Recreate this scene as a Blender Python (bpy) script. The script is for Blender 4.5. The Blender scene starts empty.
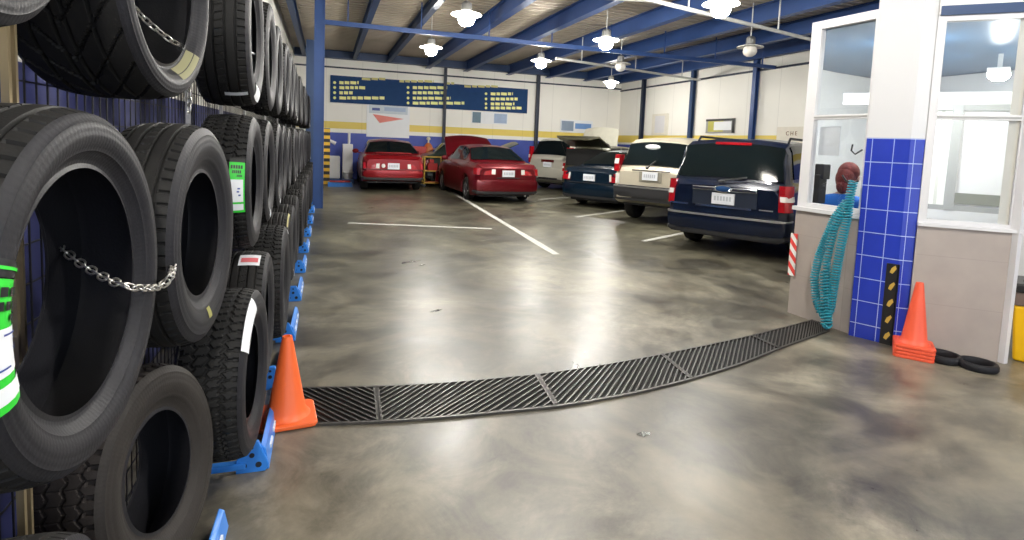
import bpy, bmesh, math, random
import numpy as np
from mathutils import Vector, Matrix
random.seed(7); rng = np.random.default_rng(7)
PI = math.pi
scene = bpy.context.scene
col = scene.collection

# ------------------------------------------------------------------ camera
F, CX, CY, H = 560., 512., 191., 1.5
YAW, PIT, ROL = math.radians(18.5), math.radians(4.9), math.radians(2.3)
def _basis():
    f0 = Vector((math.sin(YAW), math.cos(YAW), 0)); r0 = Vector((math.cos(YAW), -math.sin(YAW), 0)); u0 = Vector((0, 0, 1))
    f = math.cos(PIT)*f0 - math.sin(PIT)*u0; u = math.cos(PIT)*u0 + math.sin(PIT)*f0
    return math.cos(ROL)*r0 + math.sin(ROL)*u, math.cos(ROL)*u - math.sin(ROL)*r0, f
Rv, Uv, Fv = _basis()
cam = bpy.data.cameras.new('camera'); co = bpy.data.objects.new('camera', cam); col.objects.link(co)
m = Matrix((Rv, Uv, -Fv)).transposed().to_4x4(); m.translation = (0, 0, H); co.matrix_world = m
cam.sensor_width = 36; cam.lens = F/1024*36; cam.shift_x = 0; cam.shift_y = -(270-CY)/1024
cam.clip_start = .02; cam.clip_end = 200
scene.camera = co
def _ray(x, y): return Fv + (x-CX)/F*Rv - (y-CY)/F*Uv
def on_floor(x, y, z=0.0):                 # map measurement -> world
    d = _ray(x, y); t = (z-H)/d.z; return Vector((d.x*t, d.y*t, z))
def on_x(x, y, X):
    d = _ray(x, y); t = X/d.x; return Vector((X, d.y*t, H+d.z*t))
def on_y(x, y, Y):
    d = _ray(x, y); t = Y/d.y; return Vector((d.x*t, Y, H+d.z*t))

# ------------------------------------------------------------------ materials
def _mat(name):
    mt = bpy.data.materials.new(name); mt.use_nodes = True
    nt = mt.node_tree; b = nt.nodes['Principled BSDF']; return mt, nt, b
def N(nt, typ, **kw):
    n = nt.nodes.new(typ)
    for k, v in kw.items():
        if k in n.inputs: n.inputs[k].default_value = v
        else: setattr(n, k, v)
    return n
def c4(c): return (c[0], c[1], c[2], 1)
def mat(name, c, rough=.5, metal=0., var=.12, scale=6., bump=0., bscale=60., coat=0., emit=None, es=0., spec=.5):
    mt, nt, b = _mat(name); L = nt.links.new
    tc = N(nt, 'ShaderNodeTexCoord'); no = N(nt, 'ShaderNodeTexNoise', Scale=scale, Detail=4.)
    L(tc.outputs['Object'], no.inputs['Vector'])
    mx = N(nt, 'ShaderNodeMixRGB'); mx.inputs[1].default_value = c4([x*(1-var) for x in c]); mx.inputs[2].default_value = c4([min(1, x*(1+var)) for x in c])
    L(no.outputs['Fac'], mx.inputs[0]); L(mx.outputs[0], b.inputs['Base Color'])
    b.inputs['Roughness'].default_value = rough; b.inputs['Metallic'].default_value = metal
    b.inputs['Coat Weight'].default_value = coat; b.inputs['Coat Roughness'].default_value = .05
    b.inputs['Specular IOR Level'].default_value = spec
    if emit: b.inputs['Emission Color'].default_value = c4(emit); b.inputs['Emission Strength'].default_value = es
    if bump:
        n2 = N(nt, 'ShaderNodeTexNoise', Scale=bscale, Detail=3.); L(tc.outputs['Object'], n2.inputs['Vector'])
        bp = N(nt, 'ShaderNodeBump', Strength=bump, Distance=.01); L(n2.outputs['Fac'], bp.inputs['Height']); L(bp.outputs[0], b.inputs['Normal'])
    return mt
def stripes(name, c1, c2, axis=(1, 0, 1), period=.1, duty=.5, rough=.5):
    mt, nt, b = _mat(name); L = nt.links.new
    tc = N(nt, 'ShaderNodeTexCoord'); dp = N(nt, 'ShaderNodeVectorMath', operation='DOT_PRODUCT'); dp.inputs[1].default_value = [a/period for a in axis]
    L(tc.outputs['Object'], dp.inputs[0])
    fr = N(nt, 'ShaderNodeMath', operation='FRACT'); L(dp.outputs['Value'], fr.inputs[0])
    gt = N(nt, 'ShaderNodeMath', operation='GREATER_THAN'); gt.inputs[1].default_value = duty; L(fr.outputs[0], gt.inputs[0])
    mx = N(nt, 'ShaderNodeMixRGB'); mx.inputs[1].default_value = c4(c1); mx.inputs[2].default_value = c4(c2)
    L(gt.outputs[0], mx.inputs[0]); L(mx.outputs[0], b.inputs['Base Color']); b.inputs['Roughness'].default_value = rough
    return mt
def glassmat(name, tint=(.9, .95, .97), fac=.13, rough=.02):
    mt = bpy.data.materials.new(name); mt.use_nodes = True; nt = mt.node_tree; nt.nodes.clear(); L = nt.links.new
    o = N(nt, 'ShaderNodeOutputMaterial'); t = N(nt, 'ShaderNodeBsdfTransparent'); g = N(nt, 'ShaderNodeBsdfGlossy'); mx = N(nt, 'ShaderNodeMixShader')
    t.inputs['Color'].default_value = c4(tint); g.inputs['Roughness'].default_value = rough
    lw = N(nt, 'ShaderNodeLayerWeight', Blend=.25); mr = N(nt, 'ShaderNodeMapRange'); mr.inputs['To Min'].default_value = fac; mr.inputs['To Max'].default_value = .3
    L(lw.outputs['Fresnel'], mr.inputs['Value']); L(mr.outputs[0], mx.inputs[0]); L(t.outputs[0], mx.inputs[1]); L(g.outputs[0], mx.inputs[2]); L(mx.outputs[0], o.inputs[0])
    return mt
def floormat():
    mt, nt, b = _mat('stained_polished_concrete'); L = nt.links.new
    tc = N(nt, 'ShaderNodeTexCoord'); mp = N(nt, 'ShaderNodeMapping'); L(tc.outputs['Object'], mp.inputs[0])
    a = N(nt, 'ShaderNodeTexNoise', Scale=.55, Detail=9., Roughness=.68, Distortion=.6); L(mp.outputs[0], a.inputs['Vector'])
    r1 = N(nt, 'ShaderNodeValToRGB'); e = r1.color_ramp.elements
    e[0].position = .34; e[0].color = (.038, .033, .028, 1); e[1].position = .66; e[1].color = (.32, .29, .245, 1)
    k = r1.color_ramp.elements.new(.5); k.color = (.125, .115, .095, 1)
    L(a.outputs['Fac'], r1.inputs[0])
    c = N(nt, 'ShaderNodeTexNoise', Scale=2.4, Detail=12., Roughness=.74, Distortion=1.0); L(mp.outputs[0], c.inputs['Vector'])
    r2 = N(nt, 'ShaderNodeValToRGB'); e = r2.color_ramp.elements
    e[0].position = .33; e[0].color = (.34, .32, .29, 1); e[1].position = .60; e[1].color = (1.12, 1.1, 1.0, 1)
    L(c.outputs['Fac'], r2.inputs[0])
    mx = N(nt, 'ShaderNodeMixRGB', blend_type='MULTIPLY'); mx.inputs[0].default_value = 1.0; L(r1.outputs[0], mx.inputs[1]); L(r2.outputs[0], mx.inputs[2])
    # tan patches
    d = N(nt, 'ShaderNodeTexNoise', Scale=1.1, Detail=6., Distortion=1.4); mp2 = N(nt, 'ShaderNodeMapping'); mp2.inputs['Location'].default_value = (7, 3, 0)
    L(tc.outputs['Object'], mp2.inputs[0]); L(mp2.outputs[0], d.inputs['Vector'])
    r3 = N(nt, 'ShaderNodeValToRGB'); r3.color_ramp.elements[0].position = .5; r3.color_ramp.elements[1].position = .7
    L(d.outputs['Fac'], r3.inputs[0]); f = N(nt, 'ShaderNodeMath', operation='MULTIPLY'); f.inputs[1].default_value = .45; L(r3.outputs[0], f.inputs[0])
    mx2 = N(nt, 'ShaderNodeMixRGB'); mx2.inputs[2].default_value = (.27, .235, .165, 1); L(f.outputs[0], mx2.inputs[0]); L(mx.outputs[0], mx2.inputs[1])
    # darker, greener in the parking end
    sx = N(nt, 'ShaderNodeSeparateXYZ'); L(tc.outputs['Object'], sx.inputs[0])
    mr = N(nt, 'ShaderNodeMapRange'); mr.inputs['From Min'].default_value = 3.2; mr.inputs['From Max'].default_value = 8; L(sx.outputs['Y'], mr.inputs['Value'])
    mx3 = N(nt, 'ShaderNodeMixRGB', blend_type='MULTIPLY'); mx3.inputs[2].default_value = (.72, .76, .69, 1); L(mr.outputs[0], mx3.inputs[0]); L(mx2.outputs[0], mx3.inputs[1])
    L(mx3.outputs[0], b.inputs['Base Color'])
    rr = N(nt, 'ShaderNodeMapRange'); rr.inputs['From Min'].default_value = .3; rr.inputs['From Max'].default_value = .7
    rr.inputs['To Min'].default_value = .27; rr.inputs['To Max'].default_value = .46; L(c.outputs['Fac'], rr.inputs['Value']); L(rr.outputs[0], b.inputs['Roughness'])
    bp = N(nt, 'ShaderNodeBump', Strength=.05, Distance=.01); L(c.outputs['Fac'], bp.inputs['Height']); L(bp.outputs[0], b.inputs['Normal'])
    b.inputs['Specular IOR Level'].default_value = .6
    return mt
def wallmat(name, lo=(.045, .075, .36), split=1.62, yellow=(1.76, 2.0), seam=1.2, axis='X'):
    mt, nt, b = _mat(name); L = nt.links.new
    tc = N(nt, 'ShaderNodeTexCoord'); sx = N(nt, 'ShaderNodeSeparateXYZ'); L(tc.outputs['Object'], sx.inputs[0])
    no = N(nt, 'ShaderNodeTexNoise', Scale=1.7, Detail=5.); L(tc.outputs['Object'], no.inputs['Vector'])
    wh = N(nt, 'ShaderNodeMixRGB'); wh.inputs[1].default_value = (.84, .82, .75, 1); wh.inputs[2].default_value = (.90, .88, .81, 1); L(no.outputs['Fac'], wh.inputs[0])
    def gt(v, out):
        g = N(nt, 'ShaderNodeMath', operation='GREATER_THAN'); g.inputs[1].default_value = v; L(out, g.inputs[0]); return g.outputs[0]
    def mul(p, q):
        g = N(nt, 'ShaderNodeMath', operation='MULTIPLY'); L(p, g.inputs[0]); L(q, g.inputs[1]); return g.outputs[0]
    def inv(p):
        g = N(nt, 'ShaderNodeMath', operation='SUBTRACT'); g.inputs[0].default_value = 1; L(p, g.inputs[1]); return g.outputs[0]
    z = sx.outputs['Z']
    ym = mul(gt(yellow[0], z), inv(gt(yellow[1], z)))
    m1 = N(nt, 'ShaderNodeMixRGB'); m1.inputs[2].default_value = (.80, .62, .13, 1); L(ym, m1.inputs[0]); L(wh.outputs[0], m1.inputs[1])
    bl = N(nt, 'ShaderNodeMixRGB'); bl.inputs[1].default_value = c4([x*.7 for x in lo]); bl.inputs[2].default_value = c4([x*1.5 for x in lo]); L(no.outputs['Fac'], bl.inputs[0])
    m2 = N(nt, 'ShaderNodeMixRGB'); L(gt(split, z), m2.inputs[0]); L(bl.outputs[0], m2.inputs[1]); L(m1.outputs[0], m2.inputs[2])
    dv = N(nt, 'ShaderNodeMath', operation='DIVIDE'); dv.inputs[1].default_value = seam; L(sx.outputs[axis], dv.inputs[0])
    fr = N(nt, 'ShaderNodeMath', operation='FRACT'); L(dv.outputs[0], fr.inputs[0])
    sm = mul(gt(.985, fr.outputs[0]), gt(split, z))
    sc = N(nt, 'ShaderNodeMath', operation='MULTIPLY'); sc.inputs[1].default_value = .35; L(sm, sc.inputs[0])
    m3 = N(nt, 'ShaderNodeMixRGB', blend_type='MULTIPLY'); m3.inputs[2].default_value = (.55, .55, .55, 1); L(sc.outputs[0], m3.inputs[0]); L(m2.outputs[0], m3.inputs[1])
    L(m3.outputs[0], b.inputs['Base Color']); b.inputs['Roughness'].default_value = .55
    return mt
def tilemat(name, tile, grout, size, top=None, split=None, gw=.03, rough=.25, off=(0, 0)):
    mt, nt, b = _mat(name); L = nt.links.new
    tc = N(nt, 'ShaderNodeTexCoord'); sx = N(nt, 'ShaderNodeSeparateXYZ'); L(tc.outputs['Object'], sx.inputs[0])
    def M(op, p, q=None):
        g = N(nt, 'ShaderNodeMath', operation=op)
        for i, v in enumerate((p, q)):
            if v is None: continue
            if isinstance(v, (int, float)): g.inputs[i].default_value = v
            else: L(v, g.inputs[i])
        return g.outputs[0]
    u = M('ADD', M('DIVIDE', M('ADD', sx.outputs['X'], sx.outputs['Y']), size[0]), off[0]); v = M('ADD', M('DIVIDE', sx.outputs['Z'], size[1]), off[1])
    line = M('MAXIMUM', M('GREATER_THAN', M('FRACT', u), 1-gw), M('GREATER_THAN', M('FRACT', v), 1-gw))
    wn = N(nt, 'ShaderNodeTexNoise', Scale=5., Detail=3.); L(tc.outputs['Object'], wn.inputs['Vector'])
    tl = N(nt, 'ShaderNodeMixRGB'); tl.inputs[1].default_value = c4([x*.85 for x in tile]); tl.inputs[2].default_value = c4([x*1.15 for x in tile]); L(wn.outputs['Fac'], tl.inputs[0])
    m1 = N(nt, 'ShaderNodeMixRGB'); m1.inputs[2].default_value = c4(grout); L(line, m1.inputs[0]); L(tl.outputs[0], m1.inputs[1])
    out = m1.outputs[0]
    if top:
        m2 = N(nt, 'ShaderNodeMixRGB'); m2.inputs[2].default_value = c4(top); L(M('GREATER_THAN', sx.outputs['Z'], split), m2.inputs[0]); L(out, m2.inputs[1]); out = m2.outputs[0]
    L(out, b.inputs['Base Color']); b.inputs['Roughness'].default_value = rough
    return mt
def deckmat():
    return mat('corrugated_deck', (.46, .40, .31), .5, .25, var=.25, scale=.8)
def rubber(name, c, rough=.5, rings=False):
    mt, nt, b = _mat(name); L = nt.links.new
    tc = N(nt, 'ShaderNodeTexCoord'); no = N(nt, 'ShaderNodeTexNoise', Scale=7., Detail=6.); L(tc.outputs['Object'], no.inputs['Vector'])
    mx = N(nt, 'ShaderNodeMixRGB'); mx.inputs[1].default_value = c4([x*.65 for x in c]); mx.inputs[2].default_value = c4([x*1.5 for x in c]); L(no.outputs['Fac'], mx.inputs[0])
    L(mx.outputs[0], b.inputs['Base Color']); b.inputs['Roughness'].default_value = rough; b.inputs['Specular IOR Level'].default_value = .2
    n2 = N(nt, 'ShaderNodeTexNoise', Scale=180., Detail=2.); L(tc.outputs['Object'], n2.inputs['Vector'])
    bp = N(nt, 'ShaderNodeBump', Strength=.25, Distance=.002); L(n2.outputs['Fac'], bp.inputs['Height'])
    if rings:   # fine radial serrations on the sidewall
        sx = N(nt, 'ShaderNodeSeparateXYZ'); L(tc.outputs['Object'], sx.inputs[0])
        at = N(nt, 'ShaderNodeMath', operation='ARCTAN2'); L(sx.outputs['Y'], at.inputs[0]); L(sx.outputs['Z'], at.inputs[1])
        ml = N(nt, 'ShaderNodeMath', operation='MULTIPLY'); ml.inputs[1].default_value = 150.; L(at.outputs[0], ml.inputs[0])
        sn = N(nt, 'ShaderNodeMath', operation='SINE'); L(ml.outputs[0], sn.inputs[0])
        b2 = N(nt, 'ShaderNodeBump', Strength=.06, Distance=.002); L(sn.outputs[0], b2.inputs['Height']); L(bp.outputs[0], b2.inputs['Normal']); L(b2.outputs[0], b.inputs['Normal'])
    else: L(bp.outputs[0], b.inputs['Normal'])
    return mt
def paint(name, c, rough=.28, metal=.35):
    return mat(name, c, rough, metal, var=.06, scale=3, coat=.35, spec=.35)

M_ = dict(
    tread=rubber('tread_rubber', (.016, .0155, .015), .62), tread_dusty=rubber('dusty_tread_rubber', (.036, .030, .027), .75),
    side=rubber('sidewall_rubber', (.014, .014, .017), .55, True), side_worn=rubber('worn_sidewall_rubber', (.024, .021, .019), .6, True),
    liner=rubber('liner_rubber', (.016, .016, .019), .4),
    blue=mat('blue_painted_steel', (.02, .06, .20), .45, .1), dkblue=mat('dark_blue_steel', (.02, .05, .13), .5), navy=mat('navy_steel', (.012, .02, .045), .5),
    stand=mat('bright_blue_plastic', (.03, .22, .72), .35), hole=mat('dark_hole', (.01, .012, .02), .8),
    white=mat('white_paint', (.74, .73, .72), .45, var=.04), offwhite=mat('white_frame_paint', (.68, .67, .68), .4, var=.04), cream=mat('cream_paint', (.74, .70, .6), .5),
    beige=tilemat('beige_tile', (.40, .345, .31), (.33, .285, .26), (.60, .38), gw=.008, rough=.35),
    bluetile=tilemat('blue_tile_pillar', (.022, .045, .40), (.36, .45, .72), (.15, .192), (.66, .66, .67), 1.66, .035, .22, (.7, .36)),
    black=mat('black_plastic', (.012, .012, .013), .4), dark=mat('void_shade_black', (.006, .006, .006), .9),
    steel=mat('galvanised_steel', (.45, .44, .42), .35, .85), grate=mat('grate_steel', (.11, .105, .10), .4, .75, var=.3, scale=20),
    chain=mat('chain_steel', (.62, .60, .56), .3, .9), gold=mat('brassy_post_steel', (.55, .44, .26), .35, .7), mesh=mat('black_mesh_wire', (.02, .02, .022), .5, .3),
    cone=mat('orange_cone_plastic', (.86, .14, .03), .4, var=.08), conered=mat('red_orange_cone_plastic', (.82, .10, .04), .42, var=.08),
    yellow=mat('yellow_plastic', (.92, .52, .01), .35), yelline=mat('sign_yellow', (.85, .85, .32), .5), signblue=mat('sign_blue', (.012, .05, .15), .6, spec=.15),
    linepaint=mat('worn_line_paint', (.55, .55, .50), .6, var=.35, scale=9), teal=mat('teal_hose_plastic', (.012, .25, .33), .3),
    green=mat('green_label', (.03, .62, .04), .45), paper=mat('white_label', (.82, .84, .86), .5, var=.03), redl=mat('pink_red_label', (.75, .16, .18), .5),
    orange=mat('rust_orange_paint', (.55, .16, .04), .5), toolyel=mat('ochre_frame_paint', (.55, .36, .06), .5), red=mat('red_paint', (.45, .02, .02), .4),
    hazard=stripes('yellow_black_hazard', (.85, .5, .03), (.015, .015, .015), (0, .0, 1), .2, .5), guard=stripes('black_yellow_guard', (.02, .02, .02), (.75, .5, .04), (1., -1., 1.3), .2, .72),
    redwhite=stripes('red_white_reflector', (.8, .06, .05), (.85, .84, .8), (1.5, -1.5, 1.5), .17, .5),
    glass=glassmat('clear_glass', (.97, .98, .99), fac=.03), autoglass=mat('tinted_car_glass', (.005, .008, .009), .06, 0., var=.1, spec=.16),
    chrome=mat('chrome', (.75, .76, .78), .12, 1.), lampred=mat('red_tail_lens', (.34, .006, .012), .15, coat=.3, var=.4, scale=25), lampclear=mat('clear_tail_lens', (.75, .72, .68), .12, coat=.5),
    trim=mat('black_bumper_trim', (.018, .018, .02), .55), wheel=mat('alloy_wheel', (.35, .35, .36), .3, .8), plate=mat('white_plate', (.72, .74, .78), .4), platetx=mat('plate_grey_marks', (.45, .47, .52), .5),
    globe=mat('lit_lamp_glass', (.9, .9, .85), .3, emit=(1., .965, .90), es=330.), globeoff=mat('unlit_lamp_glass', (.62, .60, .55), .25), shade=mat('frosted_reflector', (.85, .83, .76), .35, emit=(1., .95, .85), es=9.), shadeoff=mat('frosted_reflector_unlit', (.8, .78, .72), .35),
    lampgrey=mat('lamp_housing', (.22, .22, .21), .4, .6), skin=mat('skin', (.55, .33, .24), .5), hair=mat('reddish_brown_hair', (.14, .02, .015), .8, var=.5, scale=40, bump=.6, bscale=90), jacket=mat('blue_jacket_cloth', (.01, .14, .55), .7), jeans=mat('dark_trouser_cloth', (.02, .025, .04), .8),
    pipe=mat('pale_painted_pipe', (.55, .55, .52), .45, .2), stain=mat('oil_stain', (.02, .019, .017), .25), floor=floormat(), deck=deckmat(), officefloor=mat('office_floor', (.45, .42, .38), .4),
    shutter=stripes('white_shutter', (.82, .81, .74), (.55, .55, .5), (0, 1, 0), .22, .86), greyframe=mat('grey_window_frame', (.36, .36, .34), .4, .3),
)

# ------------------------------------------------------------------ object helpers
def link(name, me, m=None, parent=None, loc=None):
    o = bpy.data.objects.new(name, me); col.objects.link(o)
    if m is not None: me.materials.append(m)
    if parent is not None: o.parent = parent
    if loc is not None: o.location = loc
    return o
def tag(o, label, cat, group=None):
    o['label'] = label; o['category'] = cat
    if group: o['group'] = group
    return o
def thing(name, label, cat, loc=(0, 0, 0), rz=0., group=None):
    o = bpy.data.objects.new(name, None); col.objects.link(o); o.location = loc; o.rotation_euler = (0, 0, rz); o.empty_display_size = .1
    return tag(o, label, cat, group)
def struct(o): o['kind'] = 'structure'; return o
def children(o): return [c for c in bpy.data.objects if c.parent == o]
def copy_tree(o, parent=None):
    c = o.copy(); col.objects.link(c)
    if parent is not None: c.parent = parent
    for ch in children(o): copy_tree(ch, c)
    return c

class MB:
    def __init__(s): s.v = []; s.f = []
    def add(s, vs, fs):
        n = len(s.v); s.v += [tuple(p) for p in vs]; s.f += [tuple(i+n for i in f) for f in fs]; return s
    def box(s, a, b, mtx=None):
        x0, y0, z0 = a; x1, y1, z1 = b
        vs = [(x0,y0,z0),(x1,y0,z0),(x1,y1,z0),(x0,y1,z0),(x0,y0,z1),(x1,y0,z1),(x1,y1,z1),(x0,y1,z1)]
        if mtx is not None: vs = [mtx @ Vector(p) for p in vs]
        return s.add(vs, [(0,3,2,1),(4,5,6,7),(0,1,5,4),(1,2,6,5),(2,3,7,6),(3,0,4,7)])
    def slab(s, p, q, z0, z1, th):     # vertical slab between two plan points, thickness to the right of p->q
        d = Vector((q[0]-p[0], q[1]-p[1])); d.normalize(); n = Vector((d.y, -d.x))*th
        a = [(p[0], p[1]), (q[0], q[1]), (q[0]+n.x, q[1]+n.y), (p[0]+n.x, p[1]+n.y)]
        vs = [(x, y, z0) for x, y in a]+[(x, y, z1) for x, y in a]
        return s.add(vs, [(0,1,2,3),(7,6,5,4),(4,5,1,0),(5,6,2,1),(6,7,3,2),(7,4,0,3)])
    def poly(s, pts, z0, z1):
        n = len(pts); vs = [(x, y, z0) for x, y in pts]+[(x, y, z1) for x, y in pts]
        fs = [tuple(range(n))[::-1], tuple(range(n, 2*n))]+[(i, (i+1) % n, n+(i+1) % n, n+i) for i in range(n)]
        return s.add(vs, fs)
    def tube(s, pts, r, k=8, closed=False, radii=None):
        pts = [Vector(p) for p in pts]; n = len(pts); vs = []; fs = []
        prev = None
        for i, p in enumerate(pts):
            if closed: d = pts[(i+1) % n]-pts[i-1]
            else: d = pts[min(i+1, n-1)]-pts[max(i-1, 0)]
            d.normalize()
            if prev is None:
                a = Vector((0, 0, 1)) if abs(d.z) < .9 else Vector((1, 0, 0)); u = d.cross(a).normalized()
            else: u = (prev-d*prev.dot(d)).normalized()
            prev = u; w = d.cross(u); rr = radii[i] if radii else r
            vs += [p+(u*math.cos(2*PI*j/k)+w*math.sin(2*PI*j/k))*rr for j in range(k)]
        for i in range(n if closed else n-1):
            for j in range(k):
                a = i*k+j; b = i*k+(j+1) % k; i2 = (i+1) % n
                fs.append((a, b, i2*k+(j+1) % k, i2*k+j))
        if not closed: fs += [tuple(range(k))[::-1], tuple((n-1)*k+j for j in range(k))]
        return s.add(vs, fs)
    def lathe(s, prof, k=24, mtx=None, cap=True):      # prof: (r,z) about z
        vs = []; fs = []; n = len(prof)
        for r, z in prof: vs += [Vector((r*math.cos(2*PI*j/k), r*math.sin(2*PI*j/k), z)) for j in range(k)]
        for i in range(n-1):
            for j in range(k): fs.append((i*k+j, i*k+(j+1) % k, (i+1)*k+(j+1) % k, (i+1)*k+j))
        if cap: fs += [tuple(range(k))[::-1], tuple((n-1)*k+j for j in range(k))]
        if mtx is not None: vs = [mtx @ p for p in vs]
        return s.add(vs, fs)
    def ell(s, c, r, k=16, h=10, mtx=None):
        pr = [(math.sin(PI*i/h), -math.cos(PI*i/h)) for i in range(h+1)]
        pr[0] = (.001, -1); pr[-1] = (.001, 1)
        t = Matrix.Translation(c) @ Matrix.Diagonal((r[0], r[1], r[2], 1))
        if mtx is not None: t = mtx @ t
        return s.lathe(pr, k, t)
    def build(s, name, m, parent=None, smooth=None, bevel=0, loc=None):
        me = bpy.data.meshes.new(name); me.from_pydata([tuple(p) for p in s.v], [], s.f); me.validate()
        bm = bmesh.new(); bm.from_mesh(me); bmesh.ops.recalc_face_normals(bm, faces=bm.faces); bm.to_mesh(me); bm.free()
        if smooth is not None:
            me.shade_smooth(); me.set_sharp_from_angle(angle=math.radians(smooth))
        o = link(name, me, m, parent, loc)
        if bevel:
            b = o.modifiers.new('bevel', 'BEVEL'); b.width = bevel; b.segments = 3; b.limit_method = 'ANGLE'
        return o
def T(x=0, y=0, z=0): return Matrix.Translation((x, y, z))
def RX(a): return Matrix.Rotation(a, 4, 'X')
def RY(a): return Matrix.Rotation(a, 4, 'Y')
def RZ(a): return Matrix.Rotation(a, 4, 'Z')

# ------------------------------------------------------------------ room shell
YB, XR, XL, ZW, ZC = 20.5, 11.35, -1.05, 4.15, 4.4
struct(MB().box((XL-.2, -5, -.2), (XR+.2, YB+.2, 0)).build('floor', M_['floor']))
struct(MB().box((XL-.2, YB, 0), (XR+.2, YB+.2, ZC)).build('wall_back', wallmat('painted_back_wall')))
struct(MB().box((XR, -5, 0), (XR+.2, YB, ZC)).build('wall_right', wallmat('painted_right_wall', axis='Y', yellow=(1.7, 1.98))))
struct(MB().box((XL-.2, -5, 0), (XL, YB, ZC)).build('wall_left', wallmat('painted_left_wall', axis='Y', lo=(.03, .036, .13), yellow=(9., 9.1), split=1.72)))
# corrugated ceiling deck, ribs run across the hall
mb = MB(); ys = []; y = -5.0
prof = []
while y < YB:
    prof += [(y, ZC), (y+.10, ZC), (y+.125, ZC+.055), (y+.20, ZC+.055), (y+.225, ZC)]; y += .225
vs = []; fs = []
for i, (yy, zz) in enumerate(prof): vs += [(XL, yy, zz), (XR, yy, zz)]
for i in range(len(prof)-1): fs.append((2*i, 2*i+1, 2*i+3, 2*i+2))
mb.add(vs, fs); mb.box((XL-.2, -5, ZC+.06), (XR+.2, YB+.2, ZC+.12))
struct(mb.build('ceiling', M_['deck']))
def ibeam(p, q, h, w, name, m):       # I-section between two points at same z (top)
    p = Vector(p); q = Vector(q); d = (q-p); L = d.length; a = math.atan2(d.y, d.x)
    t = T(*p) @ RZ(a); b = MB()
    b.box((0, -w/2, -.02), (L, w/2, 0), t).box((0, -w/2, -h), (L, w/2, -h+.02), t).box((0, -.012, -h+.02), (L, .012, -.02), t)
    return struct(b.build(name, m))
tn = 1
for i, x in enumerate((-.72, .9, 2.05, 3.45, 4.85, 6.5, 8.1, 9.7, 11.15)):
    big = x > 3
    ibeam((x, -5, ZC-.01), (x, YB-.02, ZC-.01), .34 if big else .26, .17 if big else .13, 'trim_%d' % tn, M_['blue' if big else 'dkblue']); tn += 1
for y, r, z, m in ((12.2, .045, 3.78, 'blue'),):
    b = MB().box((-.1, y-r, z-r), (XR-.02, y+r, z+r))
    for x in np.arange(.4, 11, 1.5): b.box((x-.012, y-.012, z+r), (x+.012, y+.012, ZC-.01))
    struct(b.build('trim_%d' % tn, M_[m])); tn += 1
for a, b_ in (((XL+.02, YB-.06, 3.82), (XR-.002, YB-.002, 3.87)), ((XR-.06, 2, 3.74), (XR-.002, YB-.06, 3.79))):
    struct(MB().box(a, b_).build('trim_%d' % tn, M_['navy'])); tn += 1
struct(MB().box((XL+.02, YB-.3, ZW-.02), (XR-.1, YB-.01, ZC-.02)).build('trim_%d' % tn, M_['dkblue'])); tn += 1
def column(x, y, w, d, m):
    global tn
    b = MB().box((x-w/2, y-d/2, 0), (x-w/2+.02, y+d/2, ZC-.02)).box((x+w/2-.02, y-d/2, 0), (x+w/2, y+d/2, ZC-.02)).box((x-w/2+.02, y-.01, 0), (x+w/2-.02, y+.01, ZC-.02))
    b.box((x-w/2-.04, y-d/2-.02, 0), (x+w/2+.04, y+d/2+.02, .02))
    struct(b.build('trim_%d' % tn, M_[m])); tn += 1
column(4.1, YB-.1, .10, .12, 'navy'); column(7.72, YB-.1, .12, .12, 'navy')
for y, m in ((18.6, 'navy'), (15.6, 'dkblue'), (12.8, 'blue'), (9.8, 'blue'), (6.8, 'blue')): column(XR-.1, y, .12, .14, m)
struct(MB().box((-.245, 12.1, 0), (-.07, 12.3, ZC-.02)).box((-.07, 12.08, 0), (-.045, 12.32, ZC-.03)).build('trim_%d' % tn, M_['blue'])); tn += 1
struct(MB().box((-.52, 16.0, 0), (-.08, 16.04, 4.0)).build('trim_%d' % tn, M_['dkblue'])); tn += 1

for pa, pb in (((4.4, 7.5), (11.2, 9.3)), ((5.6, 13.6), (11.2, 15.2)), ((.9, 8.6), (4.6, 7.55))):
    b = MB().tube([(pa[0], pa[1], 3.72), (pb[0], pb[1], 3.72)], .035, 8)
    for q in (.15, .5, .85):
        x, y = pa[0]+(pb[0]-pa[0])*q, pa[1]+(pb[1]-pa[1])*q; b.box((x-.01, y-.01, 3.74), (x+.01, y+.01, ZC-.01))
    struct(b.build('trim_%d' % tn, M_['pipe'])); tn += 1

# painted floor lines
def floor_line(p, q, w, label):
    p, q = Vector(p), Vector(q); d = (q-p).normalized(); n = Vector((-d.y, d.x, 0))*w/2
    k = 14; vs = []; fs = []
    for i in range(k+1):
        c = p.lerp(q, i/k); j = 1+random.uniform(-.14, .14); vs += [c+n*j+Vector((0, 0, .002)), c-n*j+Vector((0, 0, .002))]
    fs = [(2*i, 2*i+1, 2*i+3, 2*i+2) for i in range(k)]
    o = MB().add(vs, fs).build('painted_line', M_['linepaint']); tag(o, label, 'floor line')
floor_line((3.62, 17.9, 0), (3.02, 7.0, 0), .11, 'long worn white line dividing the lane from the parking bays')
floor_line((4.9, 7.83, 0), (9.2, 10.25, 0), .1, 'short white bay line between the navy and the gold cars')
floor_line((5.0, 10.66, 0), (9.2, 13.25, 0), .1, 'short white bay line between the gold car and the dark blue sedan')
floor_line((5.5, 14.1, 0), (7.2, 15.1, 0), .09, 'faint white bay line left of the dark blue sedan')
floor_line((.38, 10.05, 0), (2.75, 9.25, 0), .10, 'faint pale crosswise line on the floor of the open lane')

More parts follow.
